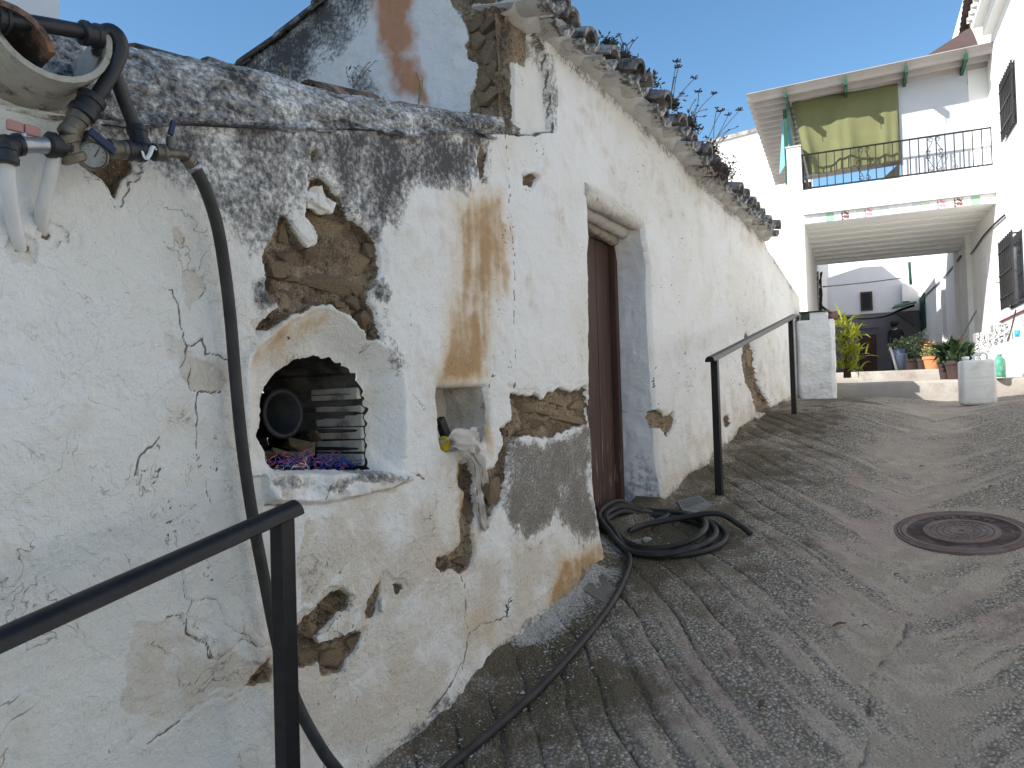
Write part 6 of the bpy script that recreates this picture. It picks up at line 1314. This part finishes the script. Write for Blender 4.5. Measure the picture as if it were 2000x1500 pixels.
sprig(690, 172, [(678, 130), (700, 128), (720, 122), (734, 118), (684, 150)], 11, 'thin dark sprig growing on the cap below the rust stain'); sprig(606, 176, [(588, 158), (606, 156), (620, 160), (600, 150)], 12, 'leafy weed at the mouth of the cap tile'); sprig(553, 160, [(551, 122), (554, 130)], 13, 'single pale grass spike on the cap', mat='fern'); sprig(818, 205, [(812, 140), (820, 165), (826, 150)], 14, 'faint green sprig on the cap under the gable', mat='fern')
sprig(990, 1208, [(994, 1170), (997, 1185)], 15, 'tiny dry twig at the wall foot', .06)

# ================================================================== the figure in the alley
zf_ = 2.24; pb = at(1751, 700, 26.); pb.z = zf_
J = {'pel': (0, 0, .90), 'chest': (.0, 0, 1.22), 'neck': (-.01, 0, 1.42), 'head': (-.02, -.01, 1.50), 'crown': (-.03, -.01, 1.60), 'shL': (-.17, 0, 1.36), 'elL': (-.22, -.02, 1.10), 'haL': (-.20, -.12, .88), 'shR': (.17, 0, 1.36), 'elR': (.24, .0, 1.10), 'haR': (.22, -.10, .88), 'hipL': (-.09, 0, .86), 'knL': (-.10, -.02, .48), 'anL': (-.10, .02, .08), 'toL': (-.11, -.14, .04), 'hipR': (.09, 0, .86), 'knR': (.10, -.02, .48), 'anR': (.10, .02, .08), 'toR': (.11, -.14, .04)}
RAD = {'pel': .15, 'chest': .15, 'neck': .055, 'head': .085, 'crown': .085, 'shL': .06, 'shR': .06, 'elL': .043, 'elR': .043, 'haL': .035, 'haR': .035, 'hipL': .09, 'hipR': .09, 'knL': .06, 'knR': .06, 'anL': .042, 'anR': .042, 'toL': .035, 'toR': .035}
E = [('pel', 'chest'), ('chest', 'neck'), ('neck', 'head'), ('head', 'crown'), ('chest', 'shL'), ('shL', 'elL'), ('elL', 'haL'), ('chest', 'shR'), ('shR', 'elR'), ('elR', 'haR'), ('pel', 'hipL'), ('hipL', 'knL'), ('knL', 'anL'), ('anL', 'toL'), ('pel', 'hipR'), ('hipR', 'knR'), ('knR', 'anR'), ('anR', 'toR')]
nm = list(J); me = bpy.data.meshes.new('body'); me.from_pydata([J[k] for k in nm], [(nm.index(a), nm.index(b)) for a, b in E], []); o = bpy.data.objects.new('person', me); COL.objects.link(o); o.location = pb; o.rotation_euler = (0, 0, -.5)
o.modifiers.new('skin', 'SKIN'); sk = me.skin_vertices[0].data if me.skin_vertices else None
if sk is None:
    bm = bmesh.new(); bm.from_mesh(me); bm.verts.layers.skin.verify(); bm.to_mesh(me); bm.free(); sk = me.skin_vertices[0].data
for i, k in enumerate(nm): sk[i].radius = (RAD[k], RAD[k] * (.8 if k in ('chest', 'pel') else 1)); sk[i].use_root = (k == 'pel')
o.modifiers.new('sub', 'SUBSURF').levels = 2; o.modifiers['sub'].render_levels = 2
t = NT('dark_clothes'); sep = t.n('ShaderNodeSeparateXYZ'); t.set(sep.inputs[0], t.co()); cc = t.mix(t.ramp(sep.outputs[2], 1.40, 1.42), (.016, .016, .02), (.13, .075, .055)); M['person'] = t.done(cc, .8); me.materials.append(M['person'])
tag(o, 'person in dark clothing standing behind the shrubs in the alley', 'person')
m = MB(); m.lathe((-.03, .02, 1.50), [(.06, -.06), (.115, 0), (.135, .06), (.125, .12), (.07, .165), (.0001, .175)], 14)
for v in m.V: v += Vector((fbm(v.x, v.z, 20, 3, 600), fbm(v.y, v.z, 20, 3, 601), fbm(v.x, v.y, 20, 3, 602))) * .05
hair = new_mesh('hair', m.V, m.F, simple('dark_hair', (.012, .010, .010), None, rough=.7, bump=0), True); h_ = bpy.data.objects.new('hair', hair); COL.objects.link(h_); h_.parent = o
m = MB(); m.tube([(-.06, -.075, 1.38), (-.02, -.10, 1.36), (.05, -.09, 1.40)], .012, 6); c_ = new_mesh('collar', m.V, m.F, M['white2'], True); h_ = bpy.data.objects.new('collar', c_); COL.objects.link(h_); h_.parent = o
